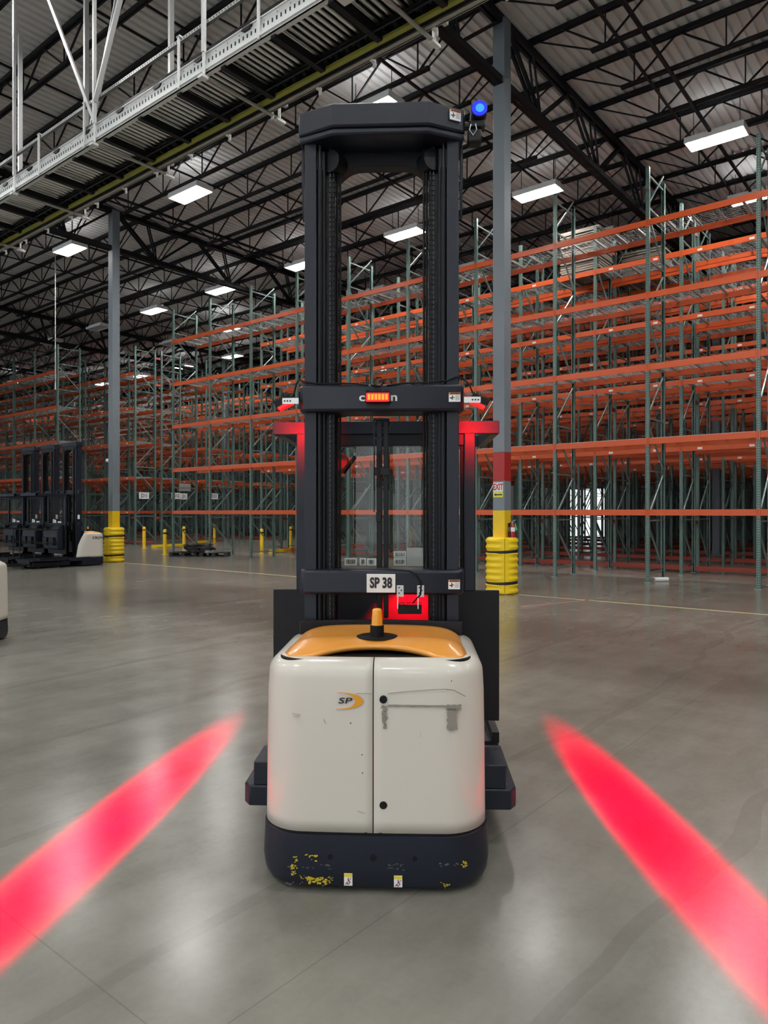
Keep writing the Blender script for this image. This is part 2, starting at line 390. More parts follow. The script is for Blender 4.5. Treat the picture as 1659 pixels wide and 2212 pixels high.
# ------------------------------------------------------------------ columns, protectors, column fittings
def column(i, j, label, red=False, yellow=True):
    x, y = GX0 + GDX * i, GY0 + GDY * j; a = 0.125
    t = thing('steel_column', label, 'column', (x, y, 0))
    zy = 1.58 if yellow else 0.02
    if yellow: MB().box(-a, a, -a, a, 0.0, zy).build('yellow_band', 'yellow_paint', t, bevel=0.006)
    if red:
        MB().box(-a, a, -a, a, zy, 2.14).build('shaft_section', 'column_grey', t, bevel=0.006); MB().box(-a, a, -a, a, 2.14, 2.68).build('red_band', 'red_paint', t, bevel=0.006)
        MB().box(-a, a, -a, a, 2.68, 10.9).build('shaft', 'column_grey', t, bevel=0.006)
    else: MB().box(-a, a, -a, a, zy, 10.9).build('shaft', 'column_grey', t, bevel=0.006)
    MB().box(-0.2, 0.2, -0.2, 0.2, 0, 0.02).build('base_plate', 'column_grey', t)
    return t
column(0, 0, 'grey steel column with a red band, yellow foot and exit sign', True)
column(0, 1, 'grey steel column with a yellow foot beside the three parked trucks')
for i, j, lb in ((1, 0, 'dark grey column standing among the racks near the right edge'), (1, 1, 'grey column among the racks hidden behind the order picker'),
                 (1, 2, 'grey column in the cross aisle between the two rack blocks'), (1, 3, 'grey column far back among the racks by the parked trucks')):
    column(i, j, lb, False, False)
def protector(x, y, rz, label):
    t = thing('column_protector', label, 'column guard', (x, y, 0), rz)
    H = 1.07; N = 40
    for s in (0, 1):
        rings = []
        for q in range(57):
            z = H * q / 56; rib = 0.5 - 0.5 * math.cos(2 * PI * z / 0.118)
            instrap = abs(z - 0.21) < 0.035 or abs(z - 0.80) < 0.035
            ring = []
            for k in range(N // 2 + 1):
                a = s * PI + 0.015 + (PI - 0.03) * k / (N // 2)
                loc = min(1, max(0, (min(k, N // 2 - k) - 1.2) / 2.2))
                r = 0.285 + (0 if instrap else 0.026 * rib * loc)
                if q in (0, 56): r -= 0.03
                ring.append((r * math.cos(a), r * math.sin(a), z))
            ring += [(0.19 * math.cos(s * PI + PI - 0.02), 0.19 * math.sin(s * PI + PI - 0.02), z), (0.19 * math.cos(s * PI + 0.02), 0.19 * math.sin(s * PI + 0.02), z)]
            rings.append(ring)
        MB().loft(rings, True, True).build('half_shell', 'yellow_plastic', t, smooth=50)
    for z in (0.21, 0.80):
        b = MB(); rings = []
        for dz, dr in ((-0.025, 0), (-0.025, 0.008), (0.025, 0.008), (0.025, 0)):
            rings.append([((0.288 + dr) * math.cos(2 * PI * k / 40), (0.288 + dr) * math.sin(2 * PI * k / 40), z + dz + 0.012 * math.sin(2 * PI * k / 40)) for k in range(40)])
        b.loft(rings + [rings[0]], True).build('strap', 'strap', t, smooth=30)
    return t
protector(GX0, GY0, R(40 + 180), 'ribbed yellow plastic guard around the column with the exit sign')
protector(GX0, GY0 + GDY, R(15 + 180), 'ribbed yellow plastic guard around the column by the parked trucks')
# exit sign on the column's left face (normal -X)
es = thing('exit_sign', 'white exit sign with red letters above a yellow arrow panel on column', 'sign', (GX0 - 0.126, GY0 + 0.01, 1.97), 0)
MB().box(-0.004, 0, -0.105, 0.105, -0.04, 0.14).build('exit_plate', 'white_sign', es, bevel=0.001)
text('lettering', 'EXIT', 0.165, 'sign_red', es, (-0.005, 0, 0.05), (R(90), 0, R(-90)), bold=0.005, sx=0.62)
MB().box(-0.004, 0, -0.105, 0.105, -0.14, -0.045).build('arrow_plate', 'sign_yellow', es, bevel=0.001)
MB().prism([(0.09, -0.092), (0.045, -0.065), (0.045, -0.080), (-0.09, -0.080), (-0.09, -0.104), (0.045, -0.104), (0.045, -0.119)], -0.0055, -0.0041, 'x').build('arrow', 'ink', es)
fe = thing('fire_extinguisher', 'red fire extinguisher with green tag hung on the yellow column foot', 'fire extinguisher', (GX0 + 0.03, GY0 - 0.20, 0.98))
MB().lathe([(0.0, 0), (0.055, 0.0), (0.06, 0.02), (0.06, 0.27), (0.045, 0.32), (0.02, 0.34), (0.0, 0.34)], n=18).build('cylinder', 'extinguisher', fe, smooth=50)
MB().lathe([(0.061, 0.20), (0.0612, 0.20), (0.0612, 0.28), (0.0605, 0.28)], n=18).build('label_band', 'label_white', fe)
MB().lathe([(0.0, 0.34), (0.022, 0.34), (0.022, 0.38), (0.0, 0.38)], n=10).bar((-0.01, 0, 0.385), (0.10, -0.02, 0.42), 0.02, 0.008).bar((0, 0, 0.38), (0.07, -0.02, 0.375), 0.018, 0.008).build('valve_handle', 'galv', fe)
MB().tube([(0, 0, 0.36), (-0.06, 0.0, 0.37), (-0.085, 0, 0.31), (-0.08, 0, 0.18), (-0.07, 0, 0.10)], 0.011).build('hose', 'rubber', fe)
MB().bar((0.055, -0.03, 0.35), (0.095, -0.05, 0.22), 0.05, 0.003, (0, 1, 0)).build('inspection_tag', 'tag_green', fe)
MB().box(-0.02, 0.02, 0.055, 0.077, 0.05, 0.36).build('wall_bracket', 'black_plain', fe)
gl = thing('globe_mirror', 'small white globe fixed to the column by the parked trucks', 'globe', (GX0 - 0.12, GY0 + GDY + 0.17, 3.15))
MB().lathe([(0.0, -0.062)] + [(0.062 * math.cos(a), 0.062 * math.sin(a)) for a in [R(-80 + 16 * k) for k in range(11)]] + [(0.0, 0.062)], n=16).build('ball', 'white_sign', gl, smooth=60)
MB().bar((0, 0, 0), (0.05, -0.09, 0), 0.012, 0.012).build('arm', 'galv', gl)

# ------------------------------------------------------------------ pallet racks
RX0, RT0, BAY = 15.9, 3.22, 2.205
DEPTH, FLUE = 1.10, 0.28
LEVELS = (1.55, 3.115, 4.74, 6.32, 7.92)
PH = 9.14
def rack_meshes():
    # posts: C-section, broad face normal to X (towards the aisle), origin at floor centre of post
    pm = MB()
    pm.box(-0.036, -0.032, -0.038, 0.038, 0, PH).box(-0.032, 0.034, -0.038, -0.034, 0, PH).box(-0.032, 0.034, 0.034, 0.038, 0, PH).box(0.030, 0.034, -0.034, -0.016, 0, PH).box(0.030, 0.034, 0.016, 0.034, 0, PH)
    foot = MB().box(-0.07, 0.07, -0.065, 0.065, 0, 0.01).cyl((-0.055, 0.05, 0.01), (-0.055, 0.05, 0.03), 0.008, 6)
    beam = MB().box(-0.02, 0.02, 0.038, BAY - 0.038, -0.075, 0.035).box(-0.02, 0.008, 0.038, BAY - 0.038, 0.035, 0.055)
    for e in (0.0, 1.0):   # end connector plates clipped on the posts
        y = e * BAY; beam.box(-0.026, -0.0205, y - (0.034 if e else -0.004), y + (-0.004 if e else 0.034) , -0.11, 0.075)
    deck = MB()
    W0, W1 = 0.03, DEPTH - 0.03; L0, L1 = 0.06, BAY - 0.06
    ny, nx = 20, 10
    for i in range(ny + 1):
        y = L0 + (L1 - L0) * i / ny; deck.box(W0 - 0.03, W1 + 0.03, y - 0.0032, y + 0.0032, 0.052, 0.058)
    for i in range(nx + 1):
        x = W0 + (W1 - W0) * i / nx; deck.box(x - 0.0032, x + 0.0032, L0, L1, 0.058, 0.064)
    sup = MB()
    for i in range(4):
        y = L0 + (L1 - L0) * (0.13 + 0.245 * i); sup.box(W0 - 0.02, W1 + 0.02, y - 0.018, y + 0.018, 0.015, 0.051)
    return pm, foot, beam, deck, sup
pm, ft, bmb, dk, sup = rack_meshes()
M_post, M_foot, M_beam = pm.mesh('post', 'post_green', 0), ft.mesh('foot_plate', 'brace_green', 0), bmb.mesh('beam', 'orange', 0)
M_deck, M_sup = dk.mesh('wire_deck', 'galv', 0), sup.mesh('deck_channel', 'galv', 0)
HZ = (0.2, 1.36, 2.46, 3.62, 4.78, 5.94, 7.10, 8.26, 8.98)
hb = MB().box(0.034, DEPTH - 0.034, -0.016, 0.016, -0.016, 0.016)
M_hb = hb.mesh('cross_brace', 'brace_green', 0)
def diag(up):
    a, c = ((0.034, 0, 0.06), (DEPTH - 0.034, 0, 1.05)) if up else ((0.034, 0, 1.05), (DEPTH - 0.034, 0, 0.06))
    return MB().bar(a, c, 0.034, 0.03, (0, 1, 0))
M_dg = [diag(False).mesh('diagonal_brace', 'brace_green', 0), diag(True).mesh('diagonal_brace', 'brace_green', 0)]
M_label = MB().box(-0.0225, -0.0203, -0.055, 0.055, -0.045, 0.005).mesh('shelf_label', 'white_sign', 0)
M_spacer = MB().box(0, FLUE - 0.03, -0.02, 0.02, -0.05, 0.05).mesh('row_spacer', 'orange_dark', 0)
fb = MB().box(-0.02, 0.02, 0.04, BAY - 0.04, 0.05, 0.16); M_floorbeam = fb.mesh('floor_beam', 'orange_dark', 0)
def merged(dst, src, dx, dy, dz=0.0, flip=False):
    dst.add([((-v[0] if flip else v[0]) + dx, v[1] + dy, v[2] + dz) for v in src.v], src.f)
def frame_mb():
    b = MB(); b2 = MB()
    s = MB().box(-0.036, 0.034, -0.038, 0.038, 0, PH)
    merged(b, s, 0.036, 0); merged(b, s, DEPTH - 0.036, 0, 0, True)
    for z in HZ: merged(b, hb, 0, 0, z)
    for q in range(8): merged(b, diag(q % 2 == 1), 0, 0, HZ[q])
    return b
M_frame = frame_mb().mesh('upright_frame', 'post_green_far', 0)

def rack_row(x, t0, nb, near, label, labels=False, floorbeam=False, spacer=False, levels=LEVELS):
    """one bolted-together run of bays; front posts at x, running towards +Y from t0"""
    t = thing('pallet_rack', label, 'pallet rack', (x, t0, 0), 0, 'pallet rack rows')
    if near:
        for i in range(nb + 1):
            y = i * BAY
            if not any(seen(x, t0 + y, z, 0.3) for z in (0.2, 4.5, 9)): continue
            place('post', M_post, t, (0.036, y, 0)); place('post', M_post, t, (DEPTH - 0.036, y, 0), (0, 0, PI))
            place('foot_plate', M_foot, t, (0.036, y, 0)); place('foot_plate', M_foot, t, (DEPTH - 0.036, y, 0), (0, 0, PI))
            for z in HZ: place('cross_brace', M_hb, t, (0, y, z))
            for q in range(8): place('diagonal_brace', M_dg[q % 2], t, (0, y, HZ[q]))
            if spacer:
                for z in (1.28, 4.4, 7.5, 8.75): place('row_spacer', M_spacer, t, (DEPTH, y, z))
        for i in range(nb):
            if not any(seen(x, t0 + (i + e) * BAY, z, 0.3) for z in (1.5, 4.5, 8) for e in (0, 1)): continue
            y = i * BAY
            for z in levels:
                place('beam', M_beam, t, (0.012, y, z)); place('beam', M_beam, t, (DEPTH - 0.012, y + BAY, z), (0, 0, PI))
                if z > 2:
                    d_ = place('wire_deck', M_deck, t, (0, y, z)); place('deck_channel', M_sup, d_)
                if labels:
                    for e in (0.28, 0.80): place('shelf_label', M_label, t, (0.012, y + e * BAY, z))
            if floorbeam: place('floor_beam', M_floorbeam, t, (DEPTH - 0.02, y, 0))
    else:
        bb, dd, ss, ff, ll = MB(), MB(), MB(), MB(), MB()
        for i in range(nb + 1):
            if any(seen(x, t0 + i * BAY, z, 0.15) for z in (0.2, 4.5, 9)): place('upright_frame', M_frame, t, (0, i * BAY, 0))
        for i in range(nb):
            if not any(seen(x, t0 + (i + e) * BAY, z, 0.15) for z in (1.5, 4.5, 8) for e in (0, 1)): continue
            y = i * BAY
            for z in levels:
                merged(bb, MB().box(-0.02, 0.02, 0.038, BAY - 0.038, -0.075, 0.05), 0.012, y, z); merged(bb, MB().box(-0.02, 0.02, 0.038, BAY - 0.038, -0.075, 0.05), DEPTH - 0.012, y, z)
                if z > 2:
                    for q in range(7):
                        yy = y + 0.1 + (BAY - 0.2) * q / 6; dd.box(0, DEPTH, yy - 0.012, yy + 0.012, z + 0.03, z + 0.058)
                if labels:
                    for e in (0.28, 0.80): ll.box(-0.012, -0.0085, y + e * BAY - 0.055, y + e * BAY + 0.055, z - 0.045, z + 0.005)
            if floorbeam: merged(ff, fb, DEPTH - 0.02, y)
        for nm, b, m in (('beam_runs', bb, 'orange'), ('deck_bars', dd, 'galv'), ('floor_beams', ff, 'orange_dark'), ('shelf_labels', ll, 'white_sign')):
            if b.v: tag(b.build(nm, m, t, smooth=0), kind='stuff')
    return t
SIDE1, SIDE2 = 'running behind the order picker to the right edge', 'behind the parked trucks beyond the cross aisle'
rows = [(RX0, 0)]
for k in range(6): rows += [(RX0 + 2.40 + PITCH * k, 1), (RX0 + 2.40 + DEPTH + FLUE + PITCH * k, 2)]
for r, (x, kind) in enumerate(rows):
    near = r < 3
    desc = ('front row of pallet racking' if r == 0 else f'{ORD[r]} pallet rack row back')
    t0, nb = (RT0 - 2 * BAY, 11) if r == 0 else (RT0 - 2 * BAY, 10)
    if r >= 3: t0, nb = RT0 - BAY, 9
    rack_row(x, t0, nb, near, f'{desc} {SIDE1}', labels=(kind == 1), floorbeam=(kind == 1), spacer=(kind == 1))
    t0, nb = (RT0 + 13 * BAY, 6) if r == 0 else (RT0 + 12 * BAY - 0.2, 9 if r < 3 else 12)
    if r > 8: continue
    rack_row(x, t0, nb, near, f'{desc} {SIDE2}', labels=(kind == 1), floorbeam=(kind == 1), spacer=(kind == 1))

# aisle signs at the rack ends facing the cross aisle
def aisle_sign(x, y, z, body, label, wd=0.52):
    t = thing('aisle_sign', label, 'sign', (x, y, z))
    MB().box(-wd / 2, wd / 2, -0.006, 0.006, -0.145, 0.145).build('plate', 'white_sign', t, bevel=0.003)
    text('lettering', body, 0.24, 'ink', t, (0, -0.007, 0), (R(90), 0, 0), bold=0.004, sx=0.72)
E2 = RT0 + 12 * BAY - 0.2 - 0.06
aisle_sign(rows[1][0] + 0.45, E2, 2.30, 'JD11', 'white aisle sign lettered JD11 on a rack end by the cross aisle')
aisle_sign(rows[2][0] + 0.80, E2, 2.32, 'JD12', 'white aisle sign lettered JD12 on a rack end by the cross aisle')
aisle_sign(rows[3][0] + 0.45, E2, 2.34, 'JD13', 'white aisle sign lettered JD13 partly hidden by a green post')
aisle_sign(rows[7][0] + 0.6, E2, 2.36, '13', 'white aisle sign reading 13 hanging far back beside the black truck')
bs = thing('blank_sign', 'blank grey board hanging above the JD12 aisle sign', 'sign', (rows[2][0] + 1.30, E2, 2.74))
MB().box(-0.33, 0.33, -0.008, 0.008, -0.18, 0.18).build('board', 'wrap_grey', bs, bevel=0.004); [MB().bar((e, 0, 0.18), (e, 0, 0.36), 0.01, 0.01).build('hanger', 'galv', bs) for e in (-0.3, 0.3)]
aisle_sign(rows[2][0] + 1.25, E2, 2.30, 'J31', 'small white sign reading J31 under the blank grey board', 0.36)

# bollards and low guard rails in the cross aisle
def bollard(X, d, label, red=True, h=0.92):
    p = c2w(X, d); t = thing('bollard', label, 'bollard', p, 0, 'yellow bollards at the rack ends')
    MB().lathe([(0, 0), (0.07, 0), (0.07, h - 0.05), (0.064, h - 0.02), (0.04, h), (0, h + 0.006)], n=16).build('post', 'yellow_paint', t, smooth=50)
    MB().lathe([(0.0705, h - 0.17), (0.072, h - 0.17), (0.072, h - 0.11), (0.0705, h - 0.11)], n=16).build('stripe', 'red_paint' if red else 'ink', t)
    MB().lathe([(0, 0), (0.12, 0), (0.12, 0.012), (0, 0.012)], n=16).build('flange', 'yellow_paint', t)
bollard(-10.3, 30.8, 'yellow bollard with a red stripe below the JD11 sign')
bollard(-7.97, 26.1, 'nearest yellow bollard at the left end of the front rack row', False)
bollard(-8.7, 31.2, 'yellow bollard standing behind the heap of black pallets', False)
bollard(-8.6, 36.4, 'slim yellow bollard far back below the JD13 sign')
bollard(-4.55, 26.7, 'yellow bollard between two green rack frames right of the pallets', False)
bollard(-4.06, 31.2, 'yellow bollard just left of the black truck guard')
bollard(0.47, 31.6, 'yellow bollard seen through the cab glass, left of two')
bollard(1.22, 31.9, 'yellow bollard seen through the cab glass, right of two')
def guard_rail(a, b, label):
    a, b = c2w(*a), c2w(*b); t = thing('floor_guard_rail', label, 'guard rail', (a.x, a.y, 0), 0, 'yellow floor guard rails')
    v = b - a; MB().bar((0, 0, 0.075), (v.x, v.y, 0.075), 0.10, 0.11).build('rail', 'yellow_paint', t, bevel=0.01)
    for e in (0.06, 0.94): MB().box(v.x * e - 0.09, v.x * e + 0.09, v.y * e - 0.09, v.y * e + 0.09, 0, 0.02).build('foot', 'yellow_paint', t)
guard_rail((-10.0, 30.9), (-8.95, 32.2), 'low yellow floor rail beside the bollard below the JD11 sign')
guard_rail((-9.2, 35.0), (-8.75, 36.3), 'low yellow floor rail far back below the JD13 sign')
guard_rail((-4.3, 27.0), (-3.6, 27.9), 'low yellow floor rail beside the black truck guard')
guard_rail((-4.0, 36.0), (-3.2, 37.1), 'low yellow floor rail furthest back in the cross aisle')

# heap of broken black pallets under the end bay of the front row
def pallet_mb():
    b = MB()
    for k in range(6): b.box(-0.48, 0.48, -0.4 + k * 0.142, -0.4 + k * 0.142 + 0.09, 0.12, 0.14)
    for x in (-0.42, 0, 0.42):
        for y in (-0.34, 0, 0.34): b.box(x - 0.06, x + 0.06, y - 0.06, y + 0.06, 0.0, 0.12)
    for y in (-0.34, 0, 0.34): b.box(-0.48, 0.48, y - 0.05, y + 0.05, 0, 0.02)
    return b
M_pal = pallet_mb().mesh('pallet', 'pallet_black', 0)
def pallet(X, d, z, rz, tilt, label):
    p = c2w(X, d, z); o = place('plastic_pallet', M_pal, None, p, (tilt, tilt * 0.6, rz)); tag(o, label, 'pallet', 'heap of black pallets')
pallet(-5.93, 25.2, 0.0, R(-47), 0, 'black pallet flat on the floor at the right of the heap')
pallet(-7.0, 25.4, 0.0, R(-53), 0, 'black pallet flat on the floor at the left of the heap')
pallet(-6.5, 25.3, 0.20, R(-25), R(5), 'broken black pallet lying tilted on top of the heap')
hp = c2w(-6.55, 25.2, 0.36); b = MB()
for k in range(16):
    a = random.uniform(0, PI); x, y = random.uniform(-.55, .45), random.uniform(-.25, .25); L = random.uniform(.15, .4)
    b.bar((x, y, random.uniform(0, .03)), (x + L * math.cos(a), y + L * math.sin(a) * .5, random.uniform(.02, .13)), random.uniform(.04, .1), .015)
tag(b.build('pallet_debris', 'pallet_black', None, hp), 'splintered black plastic pieces piled on the pallets', 'debris', kind='stuff')
hp = c2w(-5.85, 25.1, 0.142); b = MB()
for k in range(9):
    x, y = random.uniform(-.5, .3), random.uniform(-.2, .2); b.box(x, x + random.uniform(.1, .3), y, y + random.uniform(.1, .2), random.uniform(0, .02), random.uniform(.03, .09))
tag(b.build('film_scraps', 'wrap_grey', None, hp), 'crumpled pale wrapping scraps on the black pallets', 'debris', kind='stuff')
# stacks of timber boards on the top shelf
def board_stack(x, y, z, n, label):
    t = thing('board_stack', label, 'timber stack', (x, y, z))
    for k in range(n):
        dx = random.uniform(-0.02, 0.02); dy = random.uniform(-0.03, 0.03)
        MB().box(-0.45 + dx, 0.45 + dx, -0.55 + dy, 0.55 + dy, k * 0.065, k * 0.065 + 0.05).build('board', 'wood', t, bevel=0.004)
board_stack(18.85, 8.1, 7.985, 19, 'tall stack of weathered boards on the top shelf of the second rack row')
board_stack(20.22, 6.9, 7.985, 12, 'lower stack of weathered boards on the top shelf further back')
# wrap roll and scraps on the floor
p = c2w(6.18, 16.0, 0.048); q = c2w(0.30, -0.0)
rl = thing('film_roll', 'white roll of stretch film lying on the floor by the front rack', 'film roll', p, R(-51 + 8))
MB().cyl((-0.16, 0, 0), (0.16, 0, 0), 0.047, 18).build('film', 'white_sign', rl); MB().cyl((-0.18, 0, 0), (0.18, 0, 0), 0.026, 14).build('core', 'wood', rl)
p = c2w(7.0, 14.9, 0.0)
tag(MB().bar((-0.13, 0, 0.008), (0.1, 0.02, 0.008), 0.03, 0.014).bar((0.02, -0.05, 0.008), (0.05, 0.08, 0.01), 0.02, 0.014).build('wood_scrap', 'wood', None, p, (0, 0, R(-45))), 'splintered wood scrap lying on the floor near the right edge', 'wood scrap')
# white cord dropping from the roof
p = c2w(-11.45, 25.0, 0)
cd = thing('drop_cord', 'thin white cord with a handle hanging from the roof over the trucks', 'cord', (p.x, p.y, 5.9))
MB().cyl((0, 0, 0.15), (0, 0, 5.15), 0.014, 6).build('cord', 'strut_white', cd); MB().cyl((0, 0, -0.08), (0, 0, 0.16), 0.03, 8, 0.018).build('handle', 'strut_white', cd)

# ------------------------------------------------------------------ overhead roller conveyor
CX0, CX1, CZ = 5.06, 5.98, 6.50
CY0, CY1 = -2.0, 17.6
cv = thing('roller_conveyor', 'overhead roller conveyor with silver rollers hung from the roof on white struts', 'conveyor', (CX0, CY0, CZ))
CW, CLn = CX1 - CX0, CY1 - CY0
# near side frame: bottom channel, perforated upper plate
MB().box(-0.03, 0.03, 0, CLn, 0.0, 0.012).box(-0.03, -0.022, 0, CLn, 0, 0.085).box(-0.05, -0.03, 0, CLn, 0.03, 0.05).build('lower_channel', 'galv_bright', cv, smooth=0)
MB().box(-0.012, 0.0, 0, CLn, 0.085, 0.245).box(-0.03, 0.0, 0, CLn, 0.235, 0.245).box(-0.03, 0.0, 0, CLn, 0.085, 0.093).build('side_plate', 'galv_bright', cv, smooth=0)
# slots, bolts along the plate
b = MB(); y = 0.05
while y < CLn:
    b.box(-0.015, -0.011, y - 0.009, y + 0.009, 0.125, 0.165); y += 0.066
tag(b.build('plate_slots', 'black_plain', cv, smooth=0), kind='stuff')
b = MB(); y = 0.1
while y < CLn:
    b.cyl((-0.012, y, 0.20), (-0.02, y, 0.20), 0.008, 6); y += 0.2
tag(b.build('plate_bolts', 'galv', cv, smooth=0), kind='stuff')
M_eye = MB().prism([(-0.09, 0.0), (-0.045, 0.03), (0.045, 0.03), (0.09, 0.0), (0.045, -0.03), (-0.045, -0.03)], -0.03, -0.013, 'x').mesh('sensor_bracket', 'black_plain', 0)
for k in range(23): place('sensor_bracket', M_eye, cv, (0, 0.5 + 0.83 * k, 0.225))
M_roll = MB().cyl((0.0, 0, 0.16), (CW, 0, 0.16), 0.026, 12).mesh('roller', 'roller_steel', 50)
y = 0.05; n = 0
while y < CLn and n < 298:
    place('roller', M_roll, cv, (0, y, 0)); y += 0.086; n += 1
MB().box(0.02, CW - 0.02, 0, CLn, 0.20, 0.215).build('roller_gap_shade', 'black_plain', cv, smooth=0)  # black sheet added above the rollers so the gaps between them look dark
M_xb = MB().box(0.0, CW - 0.17, -0.035, 0.035, -0.03, 0.06).mesh('cross_member', 'black_plain', 0)
y = 0.2
while y < CLn: place('cross_member', M_xb, cv, (0, y, 0.0)); y += 0.82
MB().box(CW - 0.165, CW - 0.105, 0, CLn, -0.01, 0.02).build('drive_belt', 'belt_yellow', cv, smooth=0)
MB().box(CW - 0.10, CW - 0.05, 0, CLn, 0.0, 0.16).build('belt_guard', 'black_plain', cv, smooth=0); MB().box(CW - 0.24, CW - 0.18, 0, CLn, 0.09, 0.115).build('belt_shield', 'black_plain', cv, smooth=0)
MB().cyl((CW - 0.32, 0, -0.02), (CW - 0.32, CLn, -0.02), 0.009, 6).build('air_hose', 'black_plain', cv)
M_pul = MB().cyl((CW - 0.21, 0, 0.06), (CW - 0.12, 0, 0.06), 0.03, 10).mesh('pulley', 'black_plain', 40)
y = 0.1
while y < CLn: place('pulley', M_pul, cv, (0, y, 0)); y += 0.165
MB().box(CW - 0.012, CW + 0.012, 0, CLn, -0.035, 0.24).box(CW - 0.05, CW, 0, CLn, -0.035, -0.025).build('far_channel', 'beige_rail', cv, smooth=0)
M_hk = MB().box(CW - 0.01, CW + 0.05, -0.02, 0.02, -0.05, -0.02).box(CW + 0.035, CW + 0.05, -0.02, 0.02, -0.10, -0.02).mesh('hook', 'galv_bright', 0)
for k in range(24): place('hook', M_hk, cv, (0, 0.45 + 0.82 * k, 0))
# trapeze pipes with hanger clips, vertical struts to the roof
ZR = 10.32 - CZ
FR_T = (1.95, 4.3, 6.65, 9.0, 11.35, 13.7, 16.0)
for t_ in FR_T:
    y = t_ - CY0
    MB().cyl((-0.10, y, -0.05), (CW + 0.22, y, -0.05), 0.022, 10).build('trapeze_pipe', 'beige_rail', cv)
    MB().box(-0.12, -0.03, y - 0.04, y + 0.04, -0.085, -0.055).box(-0.075, -0.06, y - 0.02, y + 0.02, -0.06, 0.30).build('hanger_clip', 'galv_bright', cv)
    MB().box(CW + 0.10, CW + 0.24, y - 0.03, y + 0.03, -0.085, -0.055).box(CW + 0.15, CW + 0.165, y - 0.02, y + 0.02, -0.06, 0.16).build('hanger_clip', 'galv_bright', cv)
    MB().box(-0.088, -0.047, y - 0.0205, y + 0.0205, 0.22, ZR).build('hanging_strut', 'strut_white', cv, smooth=0)
    MB().box(CW + 0.03, CW + 0.10, y - 0.22, y - 0.17, 0.0, ZR).build('hanging_strut', 'strut_white', cv, smooth=0)
for t_ in (4.3, 9.0, 13.7):
    y = t_ - CY0
    MB().bar((-0.03, y + 0.05, 0.26), (-0.03, y + 2.1, ZR), 0.05, 0.03, (1, 0, 0)).build('sway_brace', 'strut_white', cv, smooth=0)
    MB().bar((-0.07, y - 0.02, 0.50), (-0.07, y - 1.9, ZR), 0.03, 0.06, (1, 0, 0)).build('sway_brace', 'strut_white', cv, smooth=0)
for t_ in (6.65, 11.35):
    y = t_ - CY0
    MB().bar((CW + 0.06, y + 0.05, 0.30), (CW + 0.06, y - 1.5, ZR), 0.03, 0.07, (1, 0, 0)).build('sway_brace', 'strut_white', cv, smooth=0)
# guard rail carried on small posts above the near side
MB().box(-0.03, 0.01, 0, CLn, 0.56, 0.60).build('guard_bar', 'galv', cv, smooth=0)
MB().box(0.18, 0.20, 0, CLn, 0.46, 0.50).build('cable_tray', 'black_plain', cv, smooth=0)
b = MB(); y = 0.02
while y < CLn: b.box(-0.032, -0.0295, y - 0.006, y + 0.006, 0.572, 0.588); y += 0.05
tag(b.build('guard_bar_holes', 'black_plain', cv, smooth=0), kind='stuff')
for k, t_ in enumerate((2.6, 4.2, 5.75, 7.15, 9.3, 10.6, 12.3, 14.0, 15.8)):
    y = t_ - CY0
    MB().box(-0.06, -0.035, y - 0.012, y + 0.012, 0.0, 0.62).box(-0.06, 0.0, y - 0.03, y + 0.03, 0.60, 0.62).build('guard_post', 'galv_bright', cv, smooth=0)
y = 4.55 - CY0
mb_ = MB().box(-0.06, 0.10, y - 0.15, y + 0.12, -0.06, 0.20).build('junction_box', 'galv_bright', cv, bevel=0.006)
MB().box(-0.08, 0.06, y - 0.75, y - 0.15, 0.03, 0.13).build('drive_motor', 'galv', cv, bevel=0.015)

# ------------------------------------------------------------------ order picker trucks
DREAR = 2.90                          # distance of the near truck's rear from the camera
TYAW = R(2.5); TX0 = -0.044
def qx(px, yl): return (px - 829.5) * (DREAR + yl) / 1550 - (TX0 + math.tan(TYAW) * yl)
def qz(py, yl): return CAM_H - (py - 1107) * (DREAR + yl) / 1550

def half_outline(w, r, L, bow=0.012, x0=0.0, inset=0.0):
    """right half of the plan outline, from the rear centre round the corner to the front"""
    w_ = w - inset; r_ = max(0.02, r - inset * 0.6); pts = []
    for k in range(9):
        x = x0 + (w_ - r_ - x0) * k / 8; pts.append((x, inset + bow * (x / w_) ** 2))
    yb = inset + bow * ((w_ - r_) / w_) ** 2
    for k in range(1, 13):
        a = R(90) * k / 12; pts.append((w_ - r_ + r_ * math.sin(a), yb + r_ * (1 - math.cos(a))))
    pts += [(w_, yb + r_ + (L - yb - r_) * k / 3) for k in (1, 2, 3)]
    return pts
def full_outline(w, r, L, bow=0.012, inset=0.0):
    h = half_outline(w, r, L, bow, 0.0, inset)
    return [(-x, y) for x, y in reversed(h[1:])] + h

